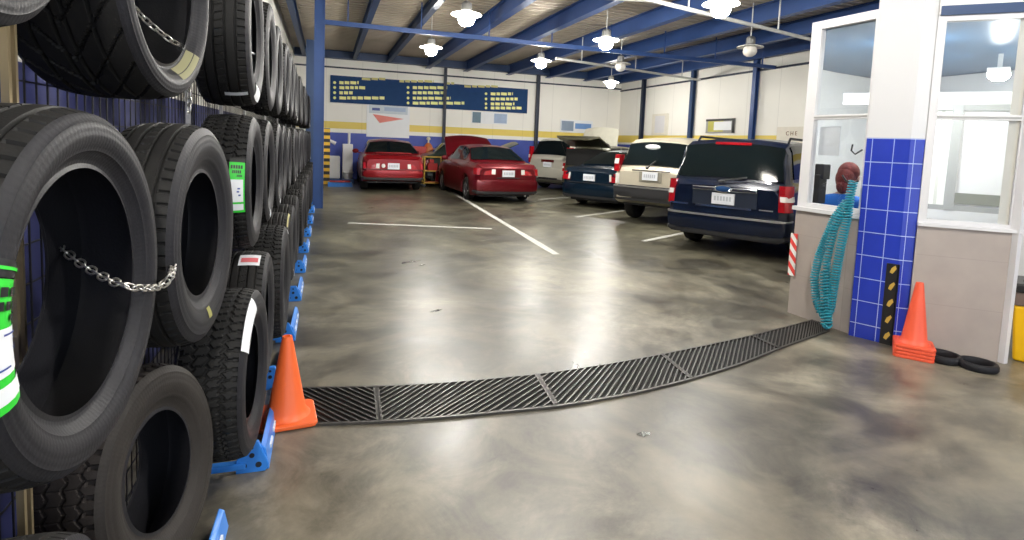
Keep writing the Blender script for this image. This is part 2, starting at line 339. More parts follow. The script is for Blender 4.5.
# drain: five grate panels following the measured edges of the channel
far = [(-.34, 3.45), (.32, 3.32), (.74, 3.28), (1.32, 3.27), (1.85, 3.32), (2.34, 3.40), (2.85, 3.5), (3.32, 3.60), (3.85, 3.74), (4.30, 3.86)]
near = [(-.34, 3.0), (.31, 2.89), (.66, 2.86), (1.28, 2.83), (1.8, 2.88), (2.29, 2.98), (2.8, 3.12), (3.34, 3.32), (3.8, 3.47), (4.13, 3.58)]
def edge(pts, t):
    i = min(int(t), len(pts)-2); f = t-i; return Vector((pts[i][0]*(1-f)+pts[i+1][0]*f, pts[i][1]*(1-f)+pts[i+1][1]*f, 0))
def smooth_edge(pts, t):
    return (edge(pts, max(0, t-.3))+edge(pts, t)*2+edge(pts, min(len(pts)-1, t+.3)))/4
b = MB(); ts = np.linspace(0, 9, 46)
vs = []
for t in ts: vs += [smooth_edge(far, t)+Vector((0, 0, .0015)), smooth_edge(near, t)+Vector((0, 0, .0015))]
b.add(vs, [(2*i, 2*i+1, 2*i+3, 2*i+2) for i in range(len(ts)-1)])
struct(b.build('trim_%d' % tn, M_['dark'])); tn += 1  # flat black sheet, the shade of the drain pit put into its colour
segs = [(0, 1, -1, 'beside the orange cone'), (1, 3, 1, 'between the first and second joints'), (3, 5, 1, 'in the middle of the channel'), (5, 7, 1, 'right of the middle of the channel'), (7, 9, 1, 'nearest the blue tiled pillar')]
Z1, Z0 = .014, .002
def prism(b, p, q, w, z0=Z0, z1=Z1):
    d = (q-p).normalized(); n = Vector((-d.y, d.x, 0))*w/2
    a = [p+n, q+n, q-n, p-n]; b.add([(v.x, v.y, z0) for v in a]+[(v.x, v.y, z1) for v in a], [(3,2,1,0),(4,5,6,7),(0,1,5,4),(1,2,6,5),(2,3,7,6),(3,0,4,7)])
for t0, t1, sg, where in segs:
    g = thing('drain_grate', 'steel drain grate panel with slanted bars ' + where, 'drain grate', smooth_edge(near, (t0+t1)/2), group=None)
    off = -g.location
    L = (edge(far, t1)-edge(far, t0)).length; nb = max(8, int(L/.052)); k = 10
    fr = MB(); e = .015
    for pts in (far, near):
        for i in range(k):
            ta = t0+(t1-t0)*i/k; tb = t0+(t1-t0)*(i+1)/k; prism(fr, smooth_edge(pts, ta)+off, smooth_edge(pts, tb)+off, .016)
    for t in (t0+.012, t1-.012): prism(fr, smooth_edge(far, t)+off, smooth_edge(near, t)+off, .02)
    fr.build('frame', M_['grate'], g)
    bars = MB(); sh = .42*(t1-t0)/max(L, .3)
    for i in range(-nb, 2*nb):
        tf = t0+(t1-t0)*(i+.5)/nb; tn_ = tf-sg*sh
        lo, hi = 0., 1.
        # clip the slanted bar to the panel
        for (u0, u1) in ((tf, tn_),):
            if u0 == u1: break
            ss = sorted(((t0-u0)/(u1-u0), (t1-u0)/(u1-u0))); lo = max(0, ss[0]); hi = min(1, ss[1])
        if hi-lo < .05: continue
        P = []
        for s in (lo, hi):
            tt = min(max(tf+(tn_-tf)*s, t0), t1); P.append(smooth_edge(far, tt).lerp(smooth_edge(near, tt), s)+off)
        prism(bars, P[0], P[1], .008)
    bars.build('slanted_bars', M_['grate'], g)

# ------------------------------------------------------------------ back wall sign and posters
YS = YB-.03
sg = thing('banner_sign', 'wide navy banner across the back wall with lines of yellow lettering', 'sign', (3.7, YS, 3.1))
MB().box((-3.58, -.03, -.45), (3.62, 0, .47)).build('panel', M_['signblue'], sg)
hdm = mat('heading_ochre', (.62, .56, .2), .5)
def crop(u, v): p = on_y(320+u/4.655, 60+v/4.655, YS-.035); return p.x-3.7, p.z-3.1
rows = [(90, 105, 180), (90, 128, 210), (90, 152, 152), (90, 176, 300), (432, 128, 592), (432, 152, 575), (432, 177, 608), (432, 200, 672), (795, 157, 898), (795, 181, 920), (795, 204, 905), (795, 223, 938)]
for u0, v, u1 in rows:
    u = u0; lt = MB()
    x, z = crop(u0-22, v-(0)); MB().ell((x, -.034, z), (.05, .006, .05), 10, 6).build('bullet_mark', M_['yelline'], sg)
    while u < u1:
        w = min(random.uniform(14, 34), u1-u); xa, za = crop(u, v+(u-u0)*.0); xb, zb = crop(u+w, v)
        h = .052; lt.box((xa, -.036, za-h), (xb, -.03, za+h)); u += w+5
    lt.build('lettering_line', M_['yelline'], sg)
for u0, v, u1 in ((195, 87, 305), (370, 98, 530), (585, 108, 625), (672, 122, 830)):
    u = u0; hd = MB()
    while u < u1:
        w = min(random.uniform(20, 40), u1-u); xa, za = crop(u, v); xb, _ = crop(u+w, v); hd.box((xa, -.036, za-.04), (xb, -.03, za+.04)); u += w+5
    hd.build('heading_line', hdm, sg)
def poster(name, p0, p1, parts, label, cat='poster', wall='back', base='paper'):
    (x0, z0), (x1, z1) = p0, p1; cx, cz = (x0+x1)/2, (z0+z1)/2
    if wall == 'back': g = thing(name, label, cat, (cx, YB-.002, cz))
    else: g = thing(name, label, cat, (XR-.002, cx, cz), -PI/2)
    hw, hz = abs(x1-x0)/2, abs(z1-z0)/2
    MB().box((-hw, -.03, -hz), (hw, 0, hz)).build('board', M_[base], g)
    for k_, (a, c, b_, d, m, nm) in enumerate(parts): MB().box((-hw+2*hw*a, -.036-.003*k_, -hz+2*hz*c), (-hw+2*hw*b_, -.03, -hz+2*hz*d)).build(nm, m if not isinstance(m, str) else M_[m], g)
    return g
ptxt = mat('pale_blue_print', (.35, .45, .62), .5); pdk = mat('dark_blue_print', (.05, .08, .3), .5); pred = mat('faded_red_print', (.75, .2, .16), .5); polive = mat('olive_print', (.5, .46, .1), .5); pgrey = mat('grey_blue_print', (.25, .32, .42), .5)
poster('poster', (1.35, 1.52), (2.85, 2.68), [(.05, .72, .95, .97, pgrey and mat('light_grey_blue_print', (.55, .62, .68), .5), 'header_band'), (.12, .8, .3, .88, pdk, 'dark_mark'), (.4, .8, .9, .92, ptxt, 'light_mark')], 'white poster with a red triangle hanging left of centre on the back wall')
tri = MB().add([(-.55, -.04, .22), (.55, -.04, .10), (-.3, -.04, -.08)], [(0, 1, 2)]).build('red_triangle', pred, [o for o in bpy.data.objects if o.name == 'poster'][0])
poster('poster', (5.15, 2.18), (6.55, 2.62), [(.02, .05, .25, .95, mat('teal_print', (.12, .2, .26), .5), 'dark_end'), (.62, .1, .98, .9, ptxt, 'picture'), (.35, .2, .58, .8, 'paper', 'white_spot')], 'blue and white banner poster below the right end of the navy banner')
poster('poster', (8.75, 2.02), (10.15, 2.50), [(.03, .1, .4, .9, pgrey, 'grey_picture'), (.45, .3, .95, .75, mat('sky_print', (.15, .3, .6), .5), 'blue_picture')], 'grey and blue poster near the far right corner of the back wall', base='paper')
def rp(x0, x1): return (-x0, -x1)
def poster_r(y0, y1, z0, z1, parts, label, base='paper', cat='poster'):
    g = poster('poster', (y0, z0), (y1, z1), parts, label, cat, 'right', base); return g
poster_r(17.0, 18.0, 2.0, 2.75, [(.2, .1, .8, .9, 'offwhite', 'round_print')], 'pale white poster on the right wall left of the framed picture', base='cream')
poster_r(13.6, 14.9, 2.05, 2.48, [(.08, .1, .62, .85, polive, 'olive_picture'), (.3, .2, .9, .8, 'paper', 'white_picture'), (.0, .85, 1., 1., 'black', 'frame_top'), (.93, .0, 1., 1., 'black', 'frame_side')], 'framed olive and white picture on the right wall above the navy car', base='greyframe', cat='picture')
def text(s, size, m, parent, loc, rot, name='lettering', ext=.004):
    c = bpy.data.curves.new(name, 'FONT'); c.body = s; c.size = size; c.extrude = ext; c.align_x = 'CENTER'; c.align_y = 'CENTER'
    o = bpy.data.objects.new(name+'_tmp', c); col.objects.link(o); dg = bpy.context.evaluated_depsgraph_get()
    me = bpy.data.meshes.new_from_object(o.evaluated_get(dg)); bpy.data.objects.remove(o); me.name = name
    me.materials.clear(); q = link(name, me, m, parent, loc); q.rotation_euler = rot; return q
g = poster('wall_sign', (10.95, 1.45), (11.95, 2.2), [(.0, .0, 1, .3, polive, 'yellow_band')], 'cream wall sign with small brown letters beside the office window frame', 'sign', 'right', 'cream')
text('C H E', .15, mat('brown_letters', (.2, .1, .05), .5), g, (0, -.035, .2), (PI/2, 0, 0))

# ------------------------------------------------------------------ lamps
def make_lamp(lit):
    g = thing('pendant_lamp', '', 'lamp', (0, 0, 0))
    MB().tube([(0, 0, .2), (0, 0, ZC-3.56)], .012, 8).build('rod', M_['pipe'], g)
    MB().lathe([(.05, .2), (.085, .17), (.09, .06), (.07, .04)], 20).build('housing', M_['lampgrey'], g, 40)
    MB().lathe([(.07, .045), (.14, .03), (.245, .0), (.25, -.012), (.24, -.01), (.13, .02), (.06, .03)], 28, cap=False).build('reflector', M_['shade' if lit else 'shadeoff'], g, 50)
    MB().lathe([(.09, .02), (.125, -.03), (.135, -.09), (.11, -.15), (.06, -.185), (.002, -.195)], 24).build('globe', M_['globe' if lit else 'globeoff'], g, 60)
    return g
lamps = [((2.15, 9.13), 'lit lamp, nearer of the two lamps over the open lane', 1), ((2.21, 12.7), 'lit lamp deeper over the open lane, next to the navy banner', 1), ((5.03, 13.18), 'lit lamp farthest back in the middle row of lamps', 1),
         ((5.12, 9.94), 'lit lamp over the silver and gold cars, middle row of lamps', 1), ((5.23, 6.74), 'bright lit lamp nearest the office, above the navy car', 1),
         ((6.9, 12.55), 'unlit dark lamp over the dark blue sedan', 0), ((7.86, 9.16), 'unlit white lamp hanging above the navy car by the right wall', 0),
         ((2.2, 5.2), 'lit lamp over the open lane near the drain', 1), ((2.2, 1.4), 'added fill lamp above the near floor, out of view', 1), ((5.2, -.6), 'added fill lamp above the entrance, out of view', 1), ((-.2, -1.6), 'added fill lamp by the tyre rack at the entrance, out of view', 1), ((8.6, 16.2), 'lit lamp near the far right corner', 1), ((8.2, 3.2), 'lit lamp beyond the office', 1)]  # near-floor and entrance lamps are unseen, added as fill light
protoL = {0: None, 1: None}
for (x, y), lab, lit in lamps:
    o = make_lamp(lit) if protoL[lit] is None else copy_tree(protoL[lit]); protoL[lit] = protoL[lit] or o
    o.location = (x, y, 3.56); tag(o, lab, 'lamp', 'pendant lamps of the hall')

# ------------------------------------------------------------------ tyres
def groove(kind, t, s):
    fr = s-np.floor(s); tri = np.abs(fr-.5)*4-1
    at = np.abs(t); g = np.zeros_like(t+s)
    if kind == 'rib':
        for c in (-.62, -.22, .22, .62): g = np.maximum(g, (np.abs(t-c) < .045)*1.)
        g = np.maximum(g, ((at > .70) & (fr < .2))*.75); g = np.maximum(g, ((at < .2) & (np.abs(fr-.5+t*.8) < .06))*.5)
    elif kind == 'vee':
        q = s*.5+1.9*at; q = q-np.floor(q); g = np.maximum(g, (q < .13)*1.); g = np.maximum(g, ((np.abs(at-.12) < .03) | (np.abs(at-.55) < .025))*1.)
    elif kind == 'zig':
        for c in (-.66, -.24, .24, .66): g = np.maximum(g, (np.abs(t-c-.07*tri) < .042)*1.)
        g = np.maximum(g, ((at > .78) & (fr < .35))*.9); g = np.maximum(g, ((at < .6) & (np.abs(fr-.5) < .05))*.35)
    elif kind == 'block':
        for i, c in enumerate((-.5, 0., .5)): g = np.maximum(g, (np.abs(t-c-.08*tri) < .05)*1.)
        k = np.floor((t+1.01)*2); q = s+.5*k+.5*t; q = q-np.floor(q); g = np.maximum(g, (q < .22)*1.); g = np.maximum(g, ((at > .84) & (fr < .4))*1.)
    return g
def grid_mesh(name, P, closed_j=True):     # P: (ni, nj, 3)
    ni, nj, _ = P.shape; me = bpy.data.meshes.new(name)
    i = np.arange(ni-1)[:, None]; j = np.arange(nj if closed_j else nj-1)[None, :]; j2 = (j+1) % nj
    f = np.stack([i*nj+j, (i+1)*nj+j, (i+1)*nj+j2, i*nj+j2], -1).reshape(-1, 4)
    me.vertices.add(ni*nj); me.vertices.foreach_set('co', P.reshape(-1).astype(np.float32))
    me.loops.add(f.size); me.loops.foreach_set('vertex_index', f.reshape(-1).astype(np.int32))
    me.polygons.add(len(f)); me.polygons.foreach_set('loop_start', np.arange(0, f.size, 4, dtype=np.int32)); me.polygons.foreach_set('loop_total', np.full(len(f), 4, dtype=np.int32))
    me.update(calc_edges=True); me.validate(); me.shade_smooth(); me.set_sharp_from_angle(angle=math.radians(38)); return me
def ringpts(x, r, na):
    a = np.linspace(0, 2*PI, na, endpoint=False); x = np.asarray(x); r = np.asarray(r)
    if r.ndim == 1: r = np.repeat(r[:, None], na, 1)
    return np.stack([np.repeat(x[:, None], na, 1), r*np.cos(a), r*np.sin(a)], -1)
tyre_cache = {}
def tyre_meshes(kind, R, W, rim, hi):
    key = (kind, R, W, rim, hi)
    if key in tyre_cache: return tyre_cache[key]
    na, nt_ = (600, 65) if hi else (200, 25); h = R-rim
    t = np.linspace(-1, 1, nt_); a = np.linspace(0, 2*PI, na, endpoint=False); pitches = round(2*PI*R/.036) if kind != 'vee' else 44
    s = a/(2*PI)*pitches
    base = R-.012*np.abs(t)**3; D = groove(kind, t[:, None], s[None, :])
    dep = .0085
    rr = base[:, None]-dep*D; rr[0] = base[0]; rr[-1] = base[-1]
    tread = grid_mesh('tread', ringpts(t*.41*W, rr, na))
    # sidewall, from tread edge to bead
    n = 26 if hi else 12; u = np.linspace(0, 1, n); ns = 300 if hi else 96
    xs = .41*W+(.085*W)*np.sin(np.clip(u*1.15, 0, 1)*PI)**.8 - .05*W*u**2
    rs = (R-.012)-(h-.012)*u
    rs = rs.copy(); 
    for c, w_, d_ in ((.16, .02, .002), (.34, .03, -.0016), (.72, .025, .002), (.86, .02, .003)): xs = xs+d_*np.exp(-((u-c)/w_)**2)
    sides = []
    for sgn in (1, -1):
        P = ringpts(sgn*xs, rs, ns)
        sides.append(grid_mesh('sidewall', P if sgn < 0 else P[::-1]))
    # inner liner: bead -> crown inside -> other bead
    k = 20; v = np.linspace(-1, 1, k); xi = np.sign(v)*.40*W*np.abs(v)**.6; ri = (R-.022)-(h-.016)*np.clip((np.abs(v)-.45)/.55, 0, 1)**1.3
    xi = np.concatenate([[-xs[-1]], xi*.93, [xs[-1]]]); ri = np.concatenate([[rim], ri, [rim]])
    liner = grid_mesh('inner_liner', ringpts(xi, ri, ns))
    for mm, key2 in ((tread, 'tread'), (sides[0], 'side'), (sides[1], 'side'), (liner, 'liner')): mm.materials.append(M_[key2])
    tyre_cache[key] = (tread, sides[0], sides[1], liner); return tyre_cache[key]
def tread_patch(R, W, x0, x1, a0, a1, lift, name, m, parent):
    na = 20; a = np.linspace(a0, a1, na); x = np.linspace(x0, x1, 5); P = np.zeros((5, na, 3)); P[..., 0] = x[:, None]
    r = R-.012*np.abs(x/(.41*W))**3+lift; P[..., 1] = r[:, None]*np.cos(a); P[..., 2] = r[:, None]*np.sin(a)
    return link(name, grid_mesh(name, P, False), m, parent)
def side_patch(R, W, rim, u0, u1, a0, a1, name, m, parent, lift=.004):
    na = 14; a = np.linspace(a0, a1, na); u = np.linspace(u0, u1, 8); h = R-rim
    xs = .41*W+(.085*W)*np.sin(np.clip(u*1.15, 0, 1)*PI)**.8 - .05*W*u**2+lift; rs = (R-.012)-(h-.012)*u
    P = np.zeros((8, na, 3)); P[..., 0] = xs[:, None]; P[..., 1] = rs[:, None]*np.cos(a); P[..., 2] = rs[:, None]*np.sin(a)
    return link(name, grid_mesh(name, P, False), m, parent)
def tyre(loc, R, W=.22, rim=.21, kind='rib', hi=False, label='', rot=(0, 0, 0), roll=0., dusty=False, group=None):
    g = thing('car_tyre', label, 'tyre', loc, 0, group); g.rotation_euler = rot
    tm = tyre_meshes(kind, R, W, rim, hi)
    for nm, me in zip(('tread', 'sidewall', 'sidewall', 'inner_liner'), tm):
        o = bpy.data.objects.new(nm, me); col.objects.link(o); o.parent = g; o.rotation_euler = (roll, 0, 0)
        if dusty:
            me2 = me.copy(); o.data = me2; me2.materials.clear(); me2.materials.append(M_[{'tread': 'tread_dusty', 'sidewall': 'side_worn', 'inner_liner': 'liner'}[nm]])
    return g
ORD = 'first second third fourth fifth sixth seventh eighth ninth tenth eleventh twelfth thirteenth fourteenth fifteenth sixteenth seventeenth eighteenth nineteenth twentieth'.split()
# --- near, individually measured tyres (face plane x, centre y, centre z)
def face(xf, y, z, W): return (xf-W*.46, y, z)
G_T = 'tyres stored on the wall rack'
B1 = tyre(face(-.425, 1.285, 1.185, .235), .352, .235, .24, 'rib', True, 'large tyre nearest the camera with a green and white label and a chain through it', group=G_T, rot=(0, 0, math.radians(-4)))
B2 = tyre(face(-.363, 2.04, 1.165, .225), .355, .225, .205, 'rib', True, 'tyre second in the middle row, chain end tucked into its opening', group=G_T, rot=(0, 0, math.radians(-5)))
A1 = tyre(face(-.415, 1.86, 1.925, .30), .345, .30, .245, 'vee', True, 'wide low-profile tyre in the top row with swept grooves and a chain across', group=G_T, rot=(0, 0, math.radians(-6)))
A0 = tyre(face(-.48, 1.08, 1.97, .22), .33, .22, .21, 'rib', True, 'tyre at the top left corner, only its lower edge in view', group=G_T)
C1 = tyre(face(-.437, 1.86, .475, .22), .31, .22, .172, 'zig', True, 'worn brownish tyre with zigzag tread low on the rack under the labelled tyre', group=G_T, rot=(0, math.radians(-7), math.radians(-15)), dusty=True)
C0 = tyre(face(-.50, 1.22, .34, .22), .33, .22, .2, 'rib', True, 'tyre in the lower left corner, only its top edge in view', group=G_T)
C2 = tyre(face(-.27, 2.52, .50, .25), .345, .25, .195, 'block', True, 'chunky-treaded tyre with a white paper tag on the first blue stand', group=G_T, rot=(0, 0, math.radians(-3)))
C3 = tyre(face(-.285, 3.235, .52, .22), .345, .22, .2, 'rib', True, 'tyre with a pink and white sticker on its tread, behind the white-tagged tyre', group=G_T)
C4 = tyre(face(-.245, 3.97, .52, .25), .375, .25, .2, 'block', True, 'chunky-treaded tyre just behind the orange cone', group=G_T)
C5 = tyre(face(-.27, 4.74, .52, .2), .36, .2, .2, 'rib', False, 'tyre with a pale yellow top edge behind the chunky-treaded tyres', group=G_T)
A2 = tyre(face(-.34, 3.18, 1.99, .26), .36, .26, .21, 'rib', True, 'wide tyre in the top row wearing a white tag at its bottom', group=G_T)
B3 = tyre(face(-.345, 3.22, 1.24, .25), .35, .25, .2, 'block', True, 'tyre with a green and white sticker, third in the middle row', group=G_T)
i = 2
def far_row(z, y0, n, step, words, k0, dz=0, xf=-.345, R=.34):
    for i in range(n):
        kk = random.choice(['rib', 'rib', 'block']); W = random.choice([.2, .22]); Rr = R+random.choice([-.012, 0, .008])
        t = tyre(face(xf+random.uniform(-.015, .015), y0+i*step, z+random.uniform(-.015, .015), W), Rr, W, .205, kk, False,
             'black tyre in the %s row of the rack, %s along from the camera' % (words, ORD[i+k0]), group=G_T)
        if random.random() < .55:
            side_patch(Rr, W, .205, .25, .8, -2.0, -1.75, 'white_tag', M_['paper'], t)
NR = 14
far_row(1.98, 3.98, NR, .775, 'top', 3)
far_row(1.24, 3.98, NR, .775, 'middle', 3)
far_row(.505, 5.5, NR-2, .775, 'bottom', 6, xf=-.26, R=.355)
# labels on tyres
def label_green(t, R, W, a0, a1, x0, x1):
    s = lambda f: a0+(a1-a0)*f
    tread_patch(R, W, x0, x1, s(0), s(1), .0016, 'green_label', M_['green'], t)
    tread_patch(R, W, x0+.005, x1-.006, s(.34), s(.78), .0026, 'white_panel', M_['paper'], t)
    tread_patch(R, W, x0+.005, x1-.006, s(.82), s(.95), .0026, 'white_panel', M_['paper'], t)
    tread_patch(R, W, x0, x1, s(-.08), s(0), .0022, 'black_band', M_['black'], t)
    for f0, f1, xa, xb in ((.06, .13, .1, .9), (.16, .22, .2, .8), (.25, .29, .5, .85)):
        n = 5
        for q in range(n):
            u0 = xa+(xb-xa)*q/n; u1 = u0+(xb-xa)/n*.72
            tread_patch(R, W, x0+(x1-x0)*u0, x0+(x1-x0)*u1, s(f0), s(f1), .0028, 'print_mark', M_['black'], t)
    for f0, f1, xa, xb in ((.50, .53, .55, .72), (.56, .59, .5, .66), (.63, .66, .6, .75)): tread_patch(R, W, x0+(x1-x0)*xa, x0+(x1-x0)*xb, s(f0), s(f1), .0032, 'print_mark', pdk, t)
sl = lambda u0, u1, f0, f1, nm, mm, lf: side_patch(.352, .235, .24, u0, u1, math.radians(163+37*f0), math.radians(163+37*f1), nm, M_[mm] if isinstance(mm, str) else mm, B1, lf)
sl(-.05, .98, 0, 1, 'green_label', 'green', .004); sl(-.02, .90, .36, .72, 'white_panel', 'paper', .0055); sl(-.02, .90, .79, .93, 'white_panel', 'paper', .0055); sl(-.05, .98, -.14, -.01, 'black_band', 'black', .0045)
sl(.1, .8, -.09, -.065, 'band_print', 'green', .006)
for f0, f1, ua, ub, k in ((.06, .13, .05, .95, 5), (.165, .23, .2, .9, 5), (.265, .315, .45, .9, 3)):
    for q in range(k): sl(ua+(ub-ua)*q/k, ua+(ub-ua)*(q+.72)/k, f0, f1, 'print_mark', 'black', .006)
for f0, f1, ua, ub in ((.40, .415, .3, .6), (.47, .49, .62, .75), (.52, .54, .55, .7), (.57, .59, .62, .78), (.65, .665, .2, .4)): sl(ua, ub, f0, f1, 'print_mark', pdk, .007)
label_green(B3, .35, .25, math.radians(160), math.radians(200), .035, .1)
side_patch(.345, .25, .195, .0, .42, 1.75, 2.55, 'white_tag', M_['paper'], C2)
tread_patch(.345, .22, -.03, .07, 1.75, 2.05, .002, 'pink_sticker', M_['paper'], C3); tread_patch(.345, .22, -.02, .06, 1.86, 1.98, .003, 'red_print', M_['redl'], C3)
side_patch(.36, .26, .21, .1, .8, -1.95, -1.45, 'white_tag', M_['paper'], A2)
tread_patch(.36, .26, -.0, .1, -2.15, -2.08, .003, 'tag_tail', M_['paper'], A2)
side_patch(.355, .225, .205, .45, .7, -1.62, -1.5, 'yellow_chalk_mark', mat('yellow_chalk', (.30, .29, .08), .8), B2, .0015)
side_patch(.345, .30, .245, .55, .9, -1.35, -.75, 'yellow_chalk_mark', mat('pale_yellow_chalk', (.22, .21, .11), .7), A1, .0015)
side_patch(.36, .2, .2, -.02, .12, .9, 2.2, 'pale_yellow_band', mat('pale_yellow_rubber_mark', (.42, .38, .17), .7), C5, .004)
side_patch(.375, .25, .2, .12, .3, 1.2, 1.45, 'white_tag', M_['paper'], C4)

# rack: posts, rails, wire mesh
rk = thing('tyre_rack', 'long wall rack of steel posts and black wire mesh holding the tyres', 'rack', (-.85, 6.5, 0))
def R_(p): return Vector(p)-Vector((-.85, 6.5, 0))
for y in (on_x(8, 80, -.65).y, on_x(188, 100, -.65).y, 4.1, 5.2, 6.9, 8.6, 10.3, 12.0, 13.7):
    near_ = y < 3
    MB().box(R_((-.66, y-.008, 0)), R_((-.645, y+.004, 2.7))).box(R_((-.66, y+.022, 0)), R_((-.645, y+.032, 2.7))).build('post', M_['gold' if near_ and y < 1.8 else 'offwhite'], rk)
for z in (.12, 2.34):
    MB().tube([R_((-.62, -.5, z)), R_((-.62, 14.6, z))], .012, 8).build('rail', M_['mesh'], rk)
w = MB()
for z in np.arange(.1, 2.7, .1): w.box(R_((-.702, -.6, z)), R_((-.698, 14.6, z+.004)))
for y in np.arange(-.6, 14.6, .06): w.box(R_((-.699, y, .05)), R_((-.695, y+.004, 2.7)))
w.build('wire_mesh', M_['mesh'], rk)
for y in (.45, 1.5, 2.35, 3.7, 6, 9, 12):
    MB().box(R_((-1.04, y, .3)), R_((-.7, y+.03, .33))).box(R_((-1.04, y, 2.4)), R_((-.7, y+.03, 2.43))).build('wall_bracket', M_['mesh'], rk)

for t_ in [o for o in col.objects if o.get('category') == 'tyre']:
    x, y, z = t_.location
    if z < .9: continue
    MB().tube([R_((-.70, y, z+.195)), R_((x-.02, y, z+.195)), R_((x+.02, y, z+.205))], .008, 6).build('hook', M_['mesh'], rk)
# blue stands on the floor
def stand(y, label):
    g = thing('tyre_stand', label, 'tyre stand', (-.30, y, 0))
    b = MB()
    b.box((-.42, -.02, .02), (-.02, .02, .05)).box((-.42, -.02, .0), (-.36, .02, .02)); b.build('cross_arm', M_['stand'], g, bevel=.006)
    pts = [(-.06, 0), (.06, 0), (.075, .03), (.045, .105), (.03, .14), (-.02, .14), (-.03, .105), (-.06, .06)]
    t = T(0, 0, 0)
    vs = [(x, -.012, z) for x, z in pts]+[(x, .012, z) for x, z in pts]; n = len(pts)
    MB().add(vs, [tuple(range(n))[::-1], tuple(range(n, 2*n))]+[(i, (i+1) % n, n+(i+1) % n, n+i) for i in range(n)]).build('end_plate', M_['stand'], g, bevel=.004)
    hs = MB()
    for x, z, r in ((-.028, .035, .013), (.032, .035, .013), (.005, .08, .011), (.005, .115, .007)): hs.lathe([(r, -.014), (r, .014)], 14, T(x, 0, z) @ RX(PI/2))
    hs.build('hole', M_['hole'], g)
    rl = MB()
    vs = [(.02, 0, .0), (.075, 0, .0), (.06, 0, .10), (.04, 0, .12), (.02, .62, .0), (.075, .62, .0), (.06, .62, .07), (.04, .62, .08)]
    rl.add(vs, [(3, 2, 1, 0), (4, 5, 6, 7), (0, 1, 5, 4), (1, 2, 6, 5), (2, 3, 7, 6), (3, 0, 4, 7)]); rl.build('side_rail', M_['stand'], g, bevel=.005)
    lab = MB()
    for yy in (.12, .27, .42): lab.box((.066, yy, .035), (.0745, yy+.08, .052))
    lab.build('pale_marking', M_['paper'], g)
    return g
for i, y in enumerate((1.62, 2.6, 3.45, 4.25, 5.3, 6.4, 7.5, 8.7, 10.0, 11.4, 12.8)):
    s_ = ['bright blue tyre stand cut by the bottom edge of the photo', 'bright blue tyre stand in front of the near orange cone', 'bright blue tyre stand right behind the near orange cone'][i] if i < 3 else 'bright blue tyre stand, %s along the foot of the rack' % ORD[i]
    g = stand(y, s_); g['group'] = 'blue tyre stands along the rack'
    if i == 0: g.location.x = -.41
    if i > 2: g.location.x = -.27

# chains
def chain(path, pitch, label, wire=.0028, m='chain', name='chain'):
    P = [Vector(p) for p in path]; d = [0]
    for a, b_ in zip(P, P[1:]): d.append(d[-1]+(b_-a).length)
    def pt(s):
        for i in range(len(P)-1):
            if s <= d[i+1] or i == len(P)-2: return P[i].lerp(P[i+1], (s-d[i])/max(1e-6, d[i+1]-d[i]))
    c = P[0].copy(); mb = MB(); n = int(d[-1]/pitch)
    for i in range(n):
        a, b_ = pt(i*pitch), pt((i+1)*pitch); mid = (a+b_)/2; t = (b_-a).normalized()
        s1 = t.cross(Vector((0, 0, 1)));  s1 = s1.normalized() if s1.length > .1 else Vector((1, 0, 0)); s2 = t.cross(s1)
        ang = PI/4 if i % 2 else -PI/4; s = s1*math.cos(ang)+s2*math.sin(ang)
        L, Wd = pitch*.68, pitch*.36; pts = []
        for q in range(12):
            th = 2*PI*q/12; cx = math.copysign(abs(math.cos(th))**.7, math.cos(th)); pts.append(mid+t*L*cx+s*Wd*math.sin(th)-c)
        mb.tube(pts, wire, 6, closed=True)
    o = mb.build(name, M_[m], smooth=60, loc=c); tag(o, label, 'chain'); return o
def arc(p, q, sag, n=10):
    p, q = Vector(p), Vector(q); return [p.lerp(q, i/n)+Vector((0, 0, -sag*4*(i/n)*(1-i/n))) for i in range(n+1)]
chain(arc(on_x(52, 240, -.62), on_x(122, 285, -.415), .012)+[on_x(130, 287, -.40), on_x(142, 288.5, -.39), on_x(155, 288, -.388), on_x(165, 284, -.38), on_x(171, 276, -.365), on_x(174, 264, -.40), on_x(176, 256, -.46)], .024, 'steel chain looped through the two nearest tyres of the middle row', .0024)
chain([on_x(112, -14, -.62)]+[on_x(128, 2, -.58), on_x(150, 24, -.52), on_x(170, 40, -.47), on_x(181, 46, -.44), on_x(189, 60, -.435)]+[on_x(189, 62+i*6, -.44) for i in range(10)], .024, 'steel chain hanging across the wide low-profile top tyre', .0026)
o = MB().tube([on_x(240, 52, -.40), on_x(250, 52, -.385), on_x(259, 56, -.37), on_x(264, 66, -.36), on_x(263, 85, -.37), on_x(262, 108, -.385)], .006, 8).build('white_cord', M_['paper'], smooth=60)
tag(o, 'thin white cord hanging between the wide tagged top tyre and the next', 'cord')

